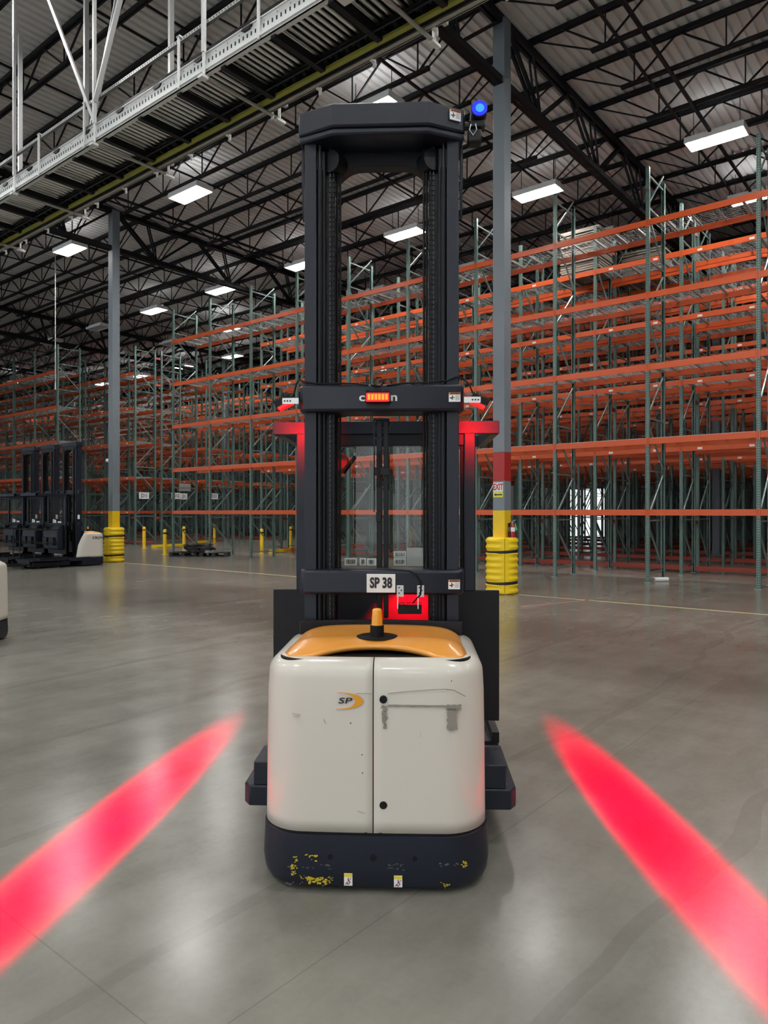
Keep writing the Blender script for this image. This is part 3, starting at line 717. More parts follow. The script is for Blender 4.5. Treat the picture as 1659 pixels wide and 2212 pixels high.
def make_truck(root, hw, main):
    # ---- rear drive unit
    rings = []
    for z, ins in ((0.022, 0.035), (0.027, 0.016), (0.05, 0.006), (0.10, 0.0), (0.235, 0.006), (0.246, 0.014)):
        rings.append([(x, y, z) for x, y in full_outline(0.484, 0.20, 0.74, inset=ins)])
    bp = MB().loft(rings, True, True).build('base_skirt', 'truck_dark', root, smooth=30)
    for x, r in ((-0.175, 0.010), (0.0, 0.014), (0.168, 0.010)):
        MB().cyl((x, 0.012, qz(1855, 0)), (x, -0.0012 + 0.002, qz(1855, 0)), r, 16).build('tow_hole', 'rubber', bp)
    for x in (-0.24, 0.24): MB().cyl((x - 0.04, 0.45, 0.09), (x + 0.04, 0.45, 0.09), 0.09, 20).build('drive_wheel', 'rubber', root)
    cover_prof = [(0.252, 0.0), (0.30, 0.0), (0.6, 0.003), (0.80, 0.006), (0.875, 0.010)]
    for k in range(1, 9):
        a = R(90) * k / 8; cover_prof.append((0.875 + 0.072 * math.sin(a), 0.010 + 0.072 * (1 - math.cos(a))))
    cover_prof.append((0.946, 0.088))
    doors = []
    for s, nm in ((-1, 'rear_door'), (1, 'rear_door')):
        rings = []
        for z, ins in cover_prof:
            h = half_outline(0.468, 0.185, 0.90 - 0.25 * max(0, (z - 0.25) / 0.70) ** 2.2, inset=ins, x0=0.0022)
            ring = [(s * x, y, z) for x, y in h]
            rings.append(ring if s > 0 else ring[::-1])
        doors.append(MB().loft(rings, False).build(nm, 'cover_beige', root, smooth=40, solid=0.006))
    MB().box(-0.005, 0.005, 0.012, 0.02, 0.26, 0.87).build('door_seam', 'rubber', root)
    seal = [(x, y, z) for z in (0.25,) for x, y in full_outline(0.462, 0.18, 0.62)]
    MB().loft([[(x, y, 0.244) for x, y in full_outline(0.466, 0.185, 0.62)], [(x, y, 0.254) for x, y in full_outline(0.462, 0.18, 0.62)]], True, True).build('cover_seal', 'rubber', root)
    # ---- orange hood
    HWD = 0.388
    nx, ny = 36, 18; vs = []
    for j in range(ny + 1):
        for i in range(nx + 1):
            x = -HWD + 2 * HWD * i / nx; ar = max(0.0, 1 - (x / 0.265) ** 2); ax = abs(x)
            y0 = 0.090 + 0.085 * ar ** 0.8
            rc = 0.07
            if ax > HWD - rc: y0 += rc - math.sqrt(max(0, rc * rc - (ax - (HWD - rc)) ** 2))
            y1 = 0.655 - 0.05 * (x / HWD) ** 2
            t_ = (j / ny) ** 1.2; y = y0 + (y1 - y0) * t_
            e = 1 - (ax / HWD) ** 8; sm = min(1, (y - 0.085) / 0.21); sm = sm * sm * (3 - 2 * sm)
            z = 0.948 + e * (0.010 * min(1, t_ * 8) + 0.034 * sm + 0.022 * ar * (1 - sm)) + 0.006 * (1 - (x / HWD) ** 2) * sm
            if y > 0.31: z -= 0.003
            vs.append((x, y, z))
    b = MB(); b.v = vs; b.f = [(j * (nx + 1) + i, j * (nx + 1) + i + 1, (j + 1) * (nx + 1) + i + 1, (j + 1) * (nx + 1) + i) for j in range(ny) for i in range(nx)]
    hood = b.build('hood', 'hood_orange', root, smooth=40, solid=0.02)
    MB().prism([(x * 0.985, y) for x, y in full_outline(0.41, 0.09, 0.64, 0.0, 0.0)], 0.915, 0.9415, 'z').build('hood_recess_dark', 'rubber', root, loc=(0, 0.062, 0))  # black plate stands in for the shade in the opening under the hood
    cw = []
    for k in range(21):
        x = -0.40 + 0.80 * k / 20; cw.append((x, 0.672 - 0.05 * (x / 0.4) ** 2))
    cw += [(x, y + 0.03) for x, y in reversed(cw)]
    MB().prism(cw, 0.70, 1.012, 'z').build('cowl', 'truck_darker', root, bevel=0.004)
    yb_ = 0.30
    zb_ = 0.999
    MB().lathe([(0, 0.0), (0.093, 0.0), (0.093, 0.002), (0.085, 0.0045), (0, 0.005)], (0, yb_, zb_ - 0.004), 32).build('beacon_dish', 'rubber', root, smooth=40)
    be = MB().lathe([(0, 0), (0.031, 0), (0.031, 0.045), (0.027, 0.048), (0, 0.048)], (0, yb_, zb_), 24).build('beacon_base', 'rubber', root, smooth=40)
    pr = [(0.0, 0.047), (0.0265, 0.047)]
    for k in range(9): pr += [(0.0265 - 0.0004 * k, 0.05 + 0.006 * k), (0.0247 - 0.0004 * k, 0.053 + 0.006 * k)]
    pr += [(0.0225, 0.108), (0.021, 0.116), (0.016, 0.121), (0.0, 0.123)]
    MB().lathe(pr, (0, yb_, zb_), 24).build('beacon_lens', 'amber', be, smooth=60)
    # ---- outrigger skirts beside the mast
    ow = hw
    sk = [(-ow, 0.50), (-ow + 0.03, 0.455), (ow - 0.03, 0.455), (ow, 0.50), (ow, 1.10), (-ow, 1.10)]
    MB().prism(sk, 0.165, 0.262, 'z').build('outrigger_skirt', 'truck_dark', root, bevel=0.008)
    for s in (-1, 1):
        MB().prism([(s * 0.40, 0.46), (s * (ow - 0.05), 0.46), (s * (ow - 0.05), 0.70), (s * 0.40, 0.70)], 0.262, 0.372, 'z').build('outrigger_box', 'truck_dark', root, bevel=0.005)
        MB().box(s * (ow - 0.14) - 0.06, s * (ow - 0.14) + 0.06, 1.05, 2.1, 0.05, 0.17).build('outrigger_arm', 'truck_darker', root, bevel=0.015)
        MB().cyl((s * (ow - 0.14) - 0.05, 1.95, 0.075), (s * (ow - 0.14) + 0.05, 1.95, 0.075), 0.075, 18).build('load_wheel', 'rubber', root)
    # ---- mast
    MY0, MY1 = 0.70, 0.88
    ZT = 3.43
    for s in (-1, 1):
        xo, xi = s * 0.388, s * 0.327
        MB().prism([(xo, MY0), (xi, MY0), (xi, MY0 + 0.02), (s * 0.368, MY0 + 0.02), (s * 0.368, MY1 - 0.02), (xi, MY1 - 0.02), (xi, MY1), (xo, MY1)], 0.25, ZT, 'z').build('outer_mast_rail', 'truck_dark', root, bevel=0.003)
        MB().prism([(s * 0.355, MY0 + 0.025), (s * 0.285, MY0 + 0.025), (s * 0.285, MY0 + 0.045), (s * 0.335, MY0 + 0.045), (s * 0.335, MY1 - 0.02), (s * 0.285, MY1 - 0.02), (s * 0.285, MY1), (s * 0.355, MY1)], 0.30, ZT - 0.05, 'z').build('middle_mast_rail', 'mast_inner', root, bevel=0.003)
        MB().prism([(s * 0.30, MY0 + 0.06), (s * 0.238, MY0 + 0.06), (s * 0.238, MY0 + 0.08), (s * 0.275, MY0 + 0.08), (s * 0.275, MY1), (s * 0.238, MY1), (s * 0.238, MY1 + 0.02), (s * 0.30, MY1 + 0.02)], 0.35, ZT - 0.08, 'z').build('inner_mast_rail', 'mast_inner', root, bevel=0.003)
        cy = MB().cyl((s * 0.312, MY0 + 0.02, 1.0), (s * 0.312, MY0 + 0.02, 3.28), 0.015, 14).build('lift_cylinder', 'mast_inner', root)
        MB().cyl((s * 0.312, MY0 + 0.02, 3.28), (s * 0.312, MY0 + 0.02, 3.46), 0.009, 12).build('cylinder_rod', 'chain_steel', cy)
        for q, xx in enumerate((0.262, 0.245)):
            b = MB(); z = 0.95
            while z < 3.4:
                b.box(s * xx - 0.0035, s * xx + 0.0035, MY0 + 0.034, MY0 + 0.042, z, z + 0.019); z += 0.025
            tag(b.build('lift_chain', 'mast_inner' if q else 'chain_steel', root, smooth=0), kind='stuff')
        for q, xx in enumerate((0.228, 0.214)):
            MB().tube([(s * xx, MY0 + 0.07, 3.40), (s * xx, MY0 + 0.07, 2.2), (s * (xx + 0.002), MY0 + 0.07, 1.26)], 0.006).build('hydraulic_hose', 'rubber', root)
        MB().cyl((s * 0.262, MY0 + 0.03, 3.33), (s * 0.225, MY0 + 0.10, 3.33), 0.055, 24).build('chain_sheave', 'mast_inner', root)
        MB().prism([(MY0 + 0.05, 3.40), (MY0 + 0.13, 3.40), (MY0 + 0.13, 3.16), (MY0 + 0.10, 3.05), (MY0 + 0.08, 3.10), (MY0 + 0.05, 3.30)], s * 0.405 - 0.006, s * 0.405 + 0.006, 'x').build('side_gusset', 'truck_dark', root)
    # top cross-member: bent plate with an arch below
    def bent(zl, zh, ye, yc, xe, xc, dep, nm, bevel=0.014):
        poly = [(-xe, ye), (-xc, yc), (xc, yc), (xe, ye), (xe, ye + dep), (-xe, ye + dep)]
        return MB().prism(poly, zl, zh, 'z').build(nm, 'truck_dark', root, bevel=bevel, smooth=15)
    bent(3.436, 3.552, 0.688, 0.600, 0.416, 0.236, 0.19, 'top_crossmember', 0.010)
    lip = MB().prism([(-0.414, 0.694), (-0.235, 0.612), (0.235, 0.612), (0.414, 0.694), (0.40, 0.88), (-0.40, 0.88)], 3.402, 3.437, 'z').build('top_crossmember_lip', 'truck_dark', root, bevel=0.010, smooth=15)
    arch = [(-0.30, 3.41), (0.30, 3.41)]
    for k in range(25):
        x = 0.30 - 0.60 * k / 24; arch.append((x, 3.335 - 0.20 * max(0, (abs(x) - 0.10) / 0.20) ** 2.4 if abs(x) > 0.10 else 3.335))
    MB().prism(arch, 0.80, 0.88, 'y').build('top_arch', 'truck_darker', root, bevel=0.004)
    for z0, z1, nm in ((2.050, 2.184, 'middle_crossmember'), (1.140, 1.262, 'lower_crossmember')):
        poly = [(-0.412, 0.80), (-0.412, 0.705), (-0.40, 0.67), (-0.37, 0.655), (0.37, 0.655), (0.40, 0.67), (0.412, 0.705), (0.412, 0.80), (0.33, 0.86), (-0.33, 0.86)]
        MB().prism(poly, z0, z1, 'z').build(nm, 'truck_dark', root, bevel=0.014)
    # centre lift column with chain anchor
    [MB().box(a_, c_, 0.82, 0.88, 1.00, 2.02).build('centre_column', 'mast_inner', root, bevel=0.002) for a_, c_ in ((-0.030, -0.002), (0.006, 0.030))]; MB().box(-0.035, 0.035, 0.84, 0.88, 2.0, 2.035).build('column_cap', 'mast_inner', root, bevel=0.002)
    MB().box(-0.046, -0.041, 0.82, 0.85, 1.55, 2.03).box(-0.046, 0.034, 0.82, 0.85, 2.028, 2.036).box(-0.046, 0.0, 0.82, 0.85, 1.93, 1.936).build('column_bracket', 'truck_dark', root)
    b = MB(); z = 1.68
    while z < 1.86: b.box(-0.030, -0.010, 0.80, 0.82, z, z + 0.016); b.box(-0.026, -0.014, 0.795, 0.825, z + 0.012, z + 0.028); z += 0.026
    tag(b.build('anchor_chain', 'rubber', root, smooth=0), kind='stuff')
    MB().box(-0.045, 0.036, 0.805, 0.83, 1.74, 1.78).box(-0.045, -0.04, 0.80, 0.83, 1.66, 1.86).box(0.033, 0.038, 0.80, 0.83, 1.66, 1.86).box(-0.032, -0.004, 0.79, 0.81, 1.50, 1.55).build('anchor_block', 'truck_darker', root, bevel=0.002)
    # ---- operator platform, cab wall and overhead guard
    PY = 1.20
    pw = hw + 0.004
    wl = MB().box(-pw, pw, PY, PY + 0.03, 0.365, 1.105).box(-0.512, 0.512, PY, PY + 0.03, 1.105, 1.235)
    wl.build('cab_wall', 'truck_darker', root, bevel=0.003)
    for s in (-1, 1):
        MB().box(min(s * 0.512, s * 0.447), max(s * 0.512, s * 0.447), PY - 0.005, PY + 0.05, 1.10, 2.065).build('cab_pillar', 'truck_dark', root, bevel=0.006)
        MB().box(min(s * 0.447, s * 0.425), max(s * 0.447, s * 0.425), PY + 0.01, PY + 0.04, 1.235, 1.96).build('window_seal', 'rubber', root, bevel=0.004)
        gs = MB().box(min(s * pw, s * (pw - 0.05)), max(s * pw, s * (pw - 0.05)), PY, PY + 0.85, 1.995, 2.068)
        gs.build('guard_side_bar', 'truck_dark', root, bevel=0.003)
        MB().box(min(s * pw, s * (pw - 0.04)), max(s * pw, s * (pw - 0.04)), PY, PY + 0.75, 0.24, 0.30).build('platform_edge', 'truck_darker', root)
    MB().box(-pw, pw, PY - 0.006, PY + 0.04, 1.995, 2.068).build('guard_rear_bar', 'truck_dark', root, bevel=0.003)
    MB().box(-0.447, 0.447, PY, PY + 0.04, 1.93, 1.995).build('window_header', 'truck_darker', root, bevel=0.003)
    MB().box(-pw, pw, PY + 0.80, PY + 0.85, 1.995, 2.068).build('guard_front_bar', 'truck_dark', root, bevel=0.003)
    for k in range(1, 4): MB().box(-0.40, 0.40, PY + 0.20 * k - 0.012, PY + 0.20 * k + 0.012, 2.03, 2.066).build('guard_slat', 'truck_darker', root)
    MB().box(-0.43, 0.43, PY + 0.018, PY + 0.024, 1.235, 1.93).build('window_pane', 'glass', root, smooth=0)
    MB().box(-pw, pw, PY + 0.03, PY + 0.95, 0.20, 0.24).build('platform_floor', 'truck_dark', root, bevel=0.004)
    con = MB().prism([(PY + 0.03, 0.50), (PY + 0.20, 0.50), (PY + 0.24, 0.95), (PY + 0.18, 1.17), (PY + 0.03, 1.20)], -0.40, 0.40, 'x').build('control_console', 'truck_dark', root, bevel=0.02)
    MB().box(-0.30, -0.06, PY + 0.20, PY + 0.30, 0.62, 0.84).build('document_bin', 'truck_darker', con, bevel=0.006); MB().box(0.06, 0.30, PY + 0.20, PY + 0.30, 0.62, 0.84).build('document_bin', 'truck_darker', con, bevel=0.006)
    MB().cyl((0.12, PY + 0.22, 1.10), (0.12, PY + 0.29, 1.14), 0.05, 16).build('steering_knob', 'rubber', con)
    for s in (-1, 1):
        MB().tube([(s * 0.44, PY + 0.20, 1.06), (s * 0.44, PY + 0.86, 1.06), (s * 0.44, PY + 0.86, 0.24)], 0.016).tube([(s * 0.44, PY + 0.20, 0.70), (s * 0.44, PY + 0.86, 0.70)], 0.014).build('side_gate', 'truck_darker', root)
        MB().prism([(s * 0.17, PY + 0.95), (s * 0.31, PY + 0.95), (s * 0.27, PY + 2.05), (s * 0.19, PY + 2.05)], 0.085, 0.125, 'z').build('fork', 'truck_darker', root, bevel=0.004)
    MB().box(-0.36, 0.36, PY + 0.93, PY + 0.97, 0.09, 0.24).build('fork_carriage', 'truck_darker', root)
    # labels and bins standing against the cab glass
    for x0, x1, z0, z1, m in ((qx(743, PY), qx(770, PY), 1.243, 1.285, 'label_white'), (qx(776, PY), qx(790, PY), 1.243, 1.285, 'label_white'), (qx(792, PY), qx(812, PY), 1.243, 1.283, 'label_white'),
                              (qx(850, PY), qx(877, PY), 1.243, 1.285, 'label_white'), (qx(850, PY), qx(877, PY), 1.288, 1.325, 'label_white'), (qx(879, PY), qx(919, PY), 1.240, 1.345, 'clear_box')):
        pl = MB().box(x0, x1, PY + 0.026, PY + 0.030, z0, z1).build('paper_label', m, root)
        if m == 'label_white':
            b = MB(); k = x0 + 0.010
            while k < x1 - 0.010: b.box(k, k + random.choice((0.0015, 0.003)), PY + 0.0242, PY + 0.026, z0 + 0.008, z1 - 0.008); k += 0.0055
            tag(b.build('barcode', 'ink', pl, smooth=0), kind='stuff')
    return doors, bp, hood

def warning_label(root, px0, py0, px1, py1, yl, rz=0.0):
    x0, x1, z1, z0 = qx(px0, yl), qx(px1, yl), qz(py0, yl), qz(py1, yl); wd, ht = x1 - x0, z1 - z0
    o = MB().box(-wd / 2, wd / 2, -0.0015, 0.004, -ht / 2, ht / 2).build('warning_label', 'label_white', root, ((x0 + x1) / 2, yl, (z0 + z1) / 2), (0, 0, rz))
    MB().box(-wd / 2, wd / 2, -0.0022, -0.0016, ht * 0.27, ht / 2).build('orange_band', 'label_orange', o)
    text('lettering', 'WARNING', ht * 0.20, 'ink', o, (wd * 0.06, -0.0028, ht * 0.385), (R(90), 0, 0), bold=0.0006, ext=0.0003)
    MB().prism([(-wd * .40, ht * .30), (-wd * .26, ht * .30), (-wd * .33, ht * .47)], -0.0028, -0.0023, 'y').build('triangle', 'ink', o)
    # falling figure over gears
    MB().prism([(-wd * .24, ht * .20), (-wd * .17, ht * .20), (-wd * .17, ht * .04), (-wd * .02, -ht * .02), (-wd * .02, -ht * .09), (-wd * .17, -ht * .06), (-wd * .16, -ht * .28), (-wd * .22, -ht * .30), (-wd * .25, -ht * .12), (-wd * .42, -ht * .02), (-wd * .43, -ht * .09), (-wd * .25, -ht * .20)], -0.0028, -0.0016, 'y').build('pictogram', 'ink', o)
    for k in range(5): MB().box(wd * .06, wd * (.44 - .05 * (k % 2)), -0.0024, -0.0016, ht * (.16 - .11 * k) - ht * .025, ht * (.16 - .11 * k)).build('text_line', 'ink', o)
    return o

main = thing('order_picker_truck', 'beige and orange order picker truck with tall black mast lit by red side lights', 'forklift', c2w(TX0, DREAR), -YAW - TYAW)
doors, skirt, hood = make_truck(main, 0.642, True)
# latches, logo, tape residue, scuffs on the rear doors
for py in (1512, 1740):
    x, z = qx(828, 0), qz(py, 0)
    la = MB().cyl((x, 0.010, z), (x, -0.004, z), 0.0155, 24).build('door_latch', 'rubber', main, bevel=0.002)
    MB().cyl((x, -0.004, z), (x, -0.0055, z), 0.006, 12).build('latch_core', 'black_plain', la)
lg = text('logo_lettering', 'SP', 0.033, 'ink', main, (qx(744, 0), 0.0012, qz(1516, 0)), (R(90), 0, 0), bold=0.0002, ext=0.0012, sx=1.75, shear=0.15)
cres = []
cx_, cz_ = qx(733, 0), qz(1516, 0)
for k in range(25):
    a = R(100 - 205 * k / 24); cres.append((cx_ + 0.096 * math.cos(a) if math.cos(a) > 0 else cx_ + 0.06 * math.cos(a), cz_ + 0.034 * math.sin(a)))
for k in range(25):
    a = R(-98 + 190 * k / 24); cres.append((cx_ + 0.064 * math.cos(a) if math.cos(a) > 0 else cx_ + 0.03 * math.cos(a), cz_ + 0.0325 * math.sin(a)))
MB().prism(cres, -0.0009, 0.0022, 'y').build('logo_swoosh', 'logo_orange', main)
def jag(x0, x1, z0, z1, n, j, y0=-0.0008, y1=0.003):
    pts = []
    for k in range(n): pts.append((x0 + (x1 - x0) * k / n, z1 + random.uniform(-j, j)))
    for k in range(n): pts.append((x1 + random.uniform(-j, j), z1 - (z1 - z0) * k / n))
    for k in range(n): pts.append((x1 - (x1 - x0) * k / n, z0 + random.uniform(-j, j)))
    for k in range(n): pts.append((x0 + random.uniform(-j, j), z0 + (z1 - z0) * k / n))
    return MB().prism(pts, y0, y1, 'y')
rs = jag(qx(838, 0), qx(966, 0), qz(1527, 0), qz(1523.5, 0), 12, 0.0011).build('tape_residue', 'residue', main)
jag(qx(965, 0), qx(996, 0), qz(1534, 0), qz(1522, 0), 8, 0.002, 0.001, 0.008).build('tape_residue', 'residue', main)
jag(qx(966, 0), qx(988, 0), qz(1575, 0), qz(1530, 0), 9, 0.0045, 0.001, 0.008).build('tape_residue', 'residue', main)
for k in range(9): jag(qx(820 + random.uniform(0, 10), 0), qx(833 + random.uniform(0, 5), 0), qz(1531 + 5.4 * k, 0), qz(1526 + 5.4 * k, 0), 4, 0.003).build('tape_residue', 'residue', main)
def scratch(pts, wd, m, par=main, y=0.0):
    b = MB()
    for a, c in zip(pts[:-1], pts[1:]):
        b.bar((qx(a[0], 0), y, qz(a[1], 0)), (qx(c[0], 0), y, qz(c[1], 0)), 0.003, wd, (0, 0, 1))
    return b.build('scratch_mark', m, par, smooth=0)
scratch([(838, 1499), (880, 1494), (930, 1490), (962, 1488)], 0.0016, 'residue', y=0.001)
scratch([(962, 1489), (980, 1491), (1005, 1504)], 0.0016, 'scrape_grey', y=0.006)
scratch([(768, 1499), (804, 1499)], 0.001, 'residue'); scratch([(630, 1545), (648, 1548)], 0.0012, 'residue', y=0.003); scratch([(632, 1550), (645, 1551)], 0.001, 'residue', y=0.003)
scratch([(772, 1754), (788, 1758)], 0.001, 'residue'); scratch([(698, 1556), (703, 1566)], 0.001, 'residue', y=0.002); scratch([(908, 1582), (909, 1592)], 0.001, 'residue', y=0.001)
for px, py in ((975, 1471), (782, 1632), (783, 1671), (757, 1564)):
    MB().cyl((qx(px, 0), 0.006, qz(py, 0)), (qx(px, 0), -0.0006 + (0.004 if px > 900 else 0), qz(py, 0)), 0.0022, 8).build('chip_mark', 'ink', main)
# yellow paint scrapes and caution stickers on the base skirt
def scrape(px0, px1, py0, py1, n, m, sz):
    b = MB()
    for k in range(n):
        px, py = random.uniform(px0, px1), random.uniform(py0, py1); x, z = qx(px, 0), qz(py, 0)
        wd, ht = random.uniform(.3, 1) * sz, random.uniform(.15, .5) * sz
        yy = 0.012 * (x / 0.478) ** 2 + (0.006 if z < 0.1 else 0.0015)
        pts = [(x + wd * math.cos(a) * random.uniform(.4, 1), z + ht * math.sin(a) * random.uniform(.4, 1)) for a in [R(45 * q) for q in range(8)]]
        b.prism(pts, yy - 0.0025, yy + 0.004, 'y')
    tag(b.build('paint_scrape', m, skirt, smooth=0), kind='stuff')
scrape(652, 684, 1851, 1866, 16, 'scrape_yellow', 0.008); scrape(628, 640, 1856, 1900, 26, 'scrape_yellow', 0.009); scrape(662, 704, 1900, 1916, 40, 'scrape_yellow', 0.012)
scrape(708, 718, 1895, 1914, 16, 'scrape_yellow', 0.007); scrape(645, 660, 1898, 1908, 8, 'scrape_yellow', 0.006); scrape(996, 1010, 1860, 1874, 16, 'scrape_yellow', 0.006)
scrape(950, 975, 1905, 1920, 12, 'scrape_yellow', 0.005); scrape(690, 712, 1870, 1890, 12, 'scrape_grey', 0.009); scrape(838, 870, 1862, 1878, 14, 'scrape_grey', 0.008)
scrape(940, 990, 1862, 1870, 10, 'scrape_grey', 0.011); scrape(600, 900, 1878, 1884, 9, 'scrape_grey', 0.010); scrape(610, 700, 1910, 1920, 10, 'scrape_grey', 0.009)
for px0, px1, py0, py1 in ((743, 761, 1889, 1915), (851, 869, 1892, 1916)):
    x0, x1, z1, z0 = qx(px0, 0), qx(px1, 0), qz(py0, 0), qz(py1, 0); h_ = z1 - z0
    st = MB().box(x0, x1, -0.0015, 0.008, z0, z1).build('caution_sticker', 'label_white', main)
    MB().box(x0, x1, -0.0022, -0.0014, z1 - h_ * 0.27, z1).build('yellow_band', 'label_yellow', st)
    xm, zm = (x0 + x1) / 2, z0 + h_ * 0.36
    MB().tube([(xm + 0.0, -0.002, zm + 0.014), (xm, -0.002, zm + 0.004), (xm + 0.008, -0.002, zm - 0.004), (xm, -0.002, zm - 0.012), (xm - 0.008, -0.002, zm - 0.005)], 0.0018, 6).build('hook_mark', 'ink', st)
    MB().bar((x0 + 0.004, -0.0028, z0 + 0.004), (x1 - 0.004, -0.0028, z0 + h_ * 0.66), 0.0008, 0.0022).build('red_slash', 'sign_red', st)
# warning labels, plate and lettering on the mast
warning_label(main, 970, 243, 996, 265, 0.6555, R(26)); warning_label(main, 969, 850, 994, 870, 0.653); warning_label(main, 968, 1253, 993, 1273, 0.653)
pl = MB().box(qx(792, .65), qx(854, .65), 0.648, 0.656, qz(1281, .65), qz(1241, .65)).build('number_plate', 'white_sign', main, bevel=0.001)
text('lettering', 'SP 38', 0.070, 'ink', pl, (qx(823, .65), 0.6472, qz(1261, .65)), (R(90), 0, 0), bold=0.0028, sx=0.70)
text('brand_lettering', 'crown', 0.058, 'label_white', main, (qx(817, .65), 0.6540, qz(859, .65)), (R(90), 0, 0), bold=0.0012, sx=1.28)
# ---- safety lamps on the near truck
def fins(x0, x1, y0, y1, z0, z1, n):
    b = MB().box(x0, x1, y0, y1, z0, z0 + (z1 - z0) * 0.72)
    for k in range(n):
        x = x0 + (x1 - x0) * (k + 0.5) / n; b.box(x - 0.0018, x + 0.0018, y0, y1, z0, z1)
    return b
ml = fins(qx(789, .6), qx(843, .6), 0.60, 0.652, qz(868, .6), qz(842, .6), 12).build('tail_lamp', 'black_plain', main)
MB().box(qx(791, .6), qx(841, .6), 0.592, 0.60, qz(869, .6), qz(850, .6)).build('lens', 'red_glow', ml, bevel=0.003)
for k in range(6):
    xc = qx(797 + 7.6 * k, .6); MB().box(xc - 0.0062, xc + 0.0062, 0.5905, 0.593, qz(865, .6), qz(853, .6)).build('led', 'amber_glow', ml)
MB().tube([(qx(812, .6), 0.62, 2.165), (qx(806, .6), 0.63, 2.19), (qx(812, .6), 0.65, 2.215), (qx(822, .6), 0.65, 2.215), (qx(829, .6), 0.64, 2.19), (qx(820, .6), 0.64, 2.172), (qx(800, .6), 0.64, 2.176)], 0.0042).build('lamp_cable', 'rubber', main, smooth=60)
MB().tube([(qx(795, .65), 0.65, 2.178), (qx(770, .66), 0.66, 2.187), (qx(735, .66), 0.66, 2.19), (qx(690, .66), 0.67, 2.19), (qx(655, .66), 0.68, 2.20), (qx(645, .66), 0.68, 2.215), (qx(638, .66), 0.68, 2.195), (qx(632, .66), 0.68, 2.14)], 0.0045).build('lamp_cable', 'rubber', main, smooth=60)
MB().tube([(qx(835, .65), 0.65, 2.176), (qx(870, .66), 0.66, 2.188), (qx(920, .66), 0.66, 2.19), (qx(965, .66), 0.67, 2.20), (qx(985, .66), 0.68, 2.22), (qx(1000, .66), 0.68, 2.215), (qx(1013, .66), 0.68, 2.185), (qx(1021, .66), 0.68, 2.14)], 0.0045).build('lamp_cable', 'rubber', main, smooth=60)
def set_col(l, col):
    if min(col) >= 0: l.color = col; return
    # deep red LED: outside the sRGB gamut, so its green and blue components lie slightly below zero
    l.color = (1, 1, 1); l.use_nodes = True; n = l.node_tree.nodes; e = n.get('Emission') or n.new('ShaderNodeEmission')
    cc = n.new('ShaderNodeCombineXYZ')
    for i in range(3): cc.inputs[i].default_value = col[i]
    l.node_tree.links.new(cc.outputs[0], e.inputs['Color'])
def add_spot(name, parent, loc, aim, energy, col, size, blend, sx=1.0, sy=1.0, upv=(0, 1, 0), radius=0.02):
    l = D.lights.new(name, 'SPOT'); l.energy = energy; set_col(l, col); l.spot_size = size; l.spot_blend = blend; l.shadow_soft_size = radius
    o = D.objects.new(name, l); COL.objects.link(o); o.parent = parent
    z = (Vector(loc) - Vector(aim)).normalized(); y = Vector(upv); y = (y - z * y.dot(z)).normalized(); x = y.cross(z)
    m_ = Matrix((x, y, z)).transposed().to_4x4(); m_ = Matrix.Translation(loc) @ m_ @ Matrix.Diagonal((sx, sy, 1, 1)); o.matrix_local = m_
    return o
for s in (-1, 1):
    xm = 0.465 * s
    sl = fins(-0.045, 0.045, -0.030, 0.030, 0.0, 0.034, 9).build('side_lamp', 'black_plain', main, (xm + s * 0.022, 0.69, 2.098), (0, s * R(26), 0))
    MB().box(-0.043, 0.043, -0.028, 0.028, -0.022, 0.0).build('lens_rim', 'black_plain', sl); MB().box(-0.038, 0.038, -0.031, 0.024, -0.024, -0.010).build('lens', 'red_glow', sl)
    br = MB().box(min(s * 0.41, s * 0.492), max(s * 0.41, s * 0.492), 0.654, 0.657, 2.088, 2.118).build('lamp_bracket', 'galv_bright', main, bevel=0.001)
    for k in range(3): MB().cyl((s * (0.452 + 0.014 * k), 0.6545, 2.103), (s * (0.452 + 0.014 * k), 0.6532, 2.103), 0.0045, 10).build('bracket_hole', 'ink', br)
    # beam that draws the red line on the floor, and its spill over the cab guard
    add_spot('line_beam', main, (xm + s * 0.03, 0.69, 2.07), (s * 1.33, 0.62, 0.0), RED_STREAK, (1.0, -0.100, -0.045), R(11.5), 1.0, 1.0, 10.5, (-s * 0.07, 1, 0))
    add_spot('lamp_spill', main, (s * 0.53, 0.73, 2.06), (s * 0.515, 1.2, 2.0), 15.0, (1.0, 0.0, 0.01), R(70), 1.0)
# forward lamp under the lower cross-member
fl_ = fins(qx(860, .68), qx(911, .68), 0.66, 0.70, qz(1326, .68), qz(1302, .68), 14).build('forward_lamp', 'black_plain', main)
MB().box(qx(862, .70), qx(909, .70), 0.700, 0.706, qz(1324, .70), qz(1311, .70)).build('lens', 'red_glow', fl_)
for px in (865, 909):
    br = MB().box(qx(px - 8, .65), qx(px + 7, .65), 0.650, 0.654, qz(1290, .65), qz(1265, .65)).build('lamp_bracket', 'galv', main, bevel=0.001)
    MB().box(qx(px - 7, .65), qx(px - 5, .65), 0.651, 0.675, qz(1316, .65), qz(1288, .65)).build('bracket_leg', 'galv_bright', br)
    for k in range(3): MB().cyl((qx(px - 3 + 5 * (k % 2), .65), 0.651, qz(1270 + 6 * k, .65)), (qx(px - 3 + 5 * (k % 2), .65), 0.6488, qz(1270 + 6 * k, .65)), 0.004, 10).build('bracket_hole', 'ink', br)
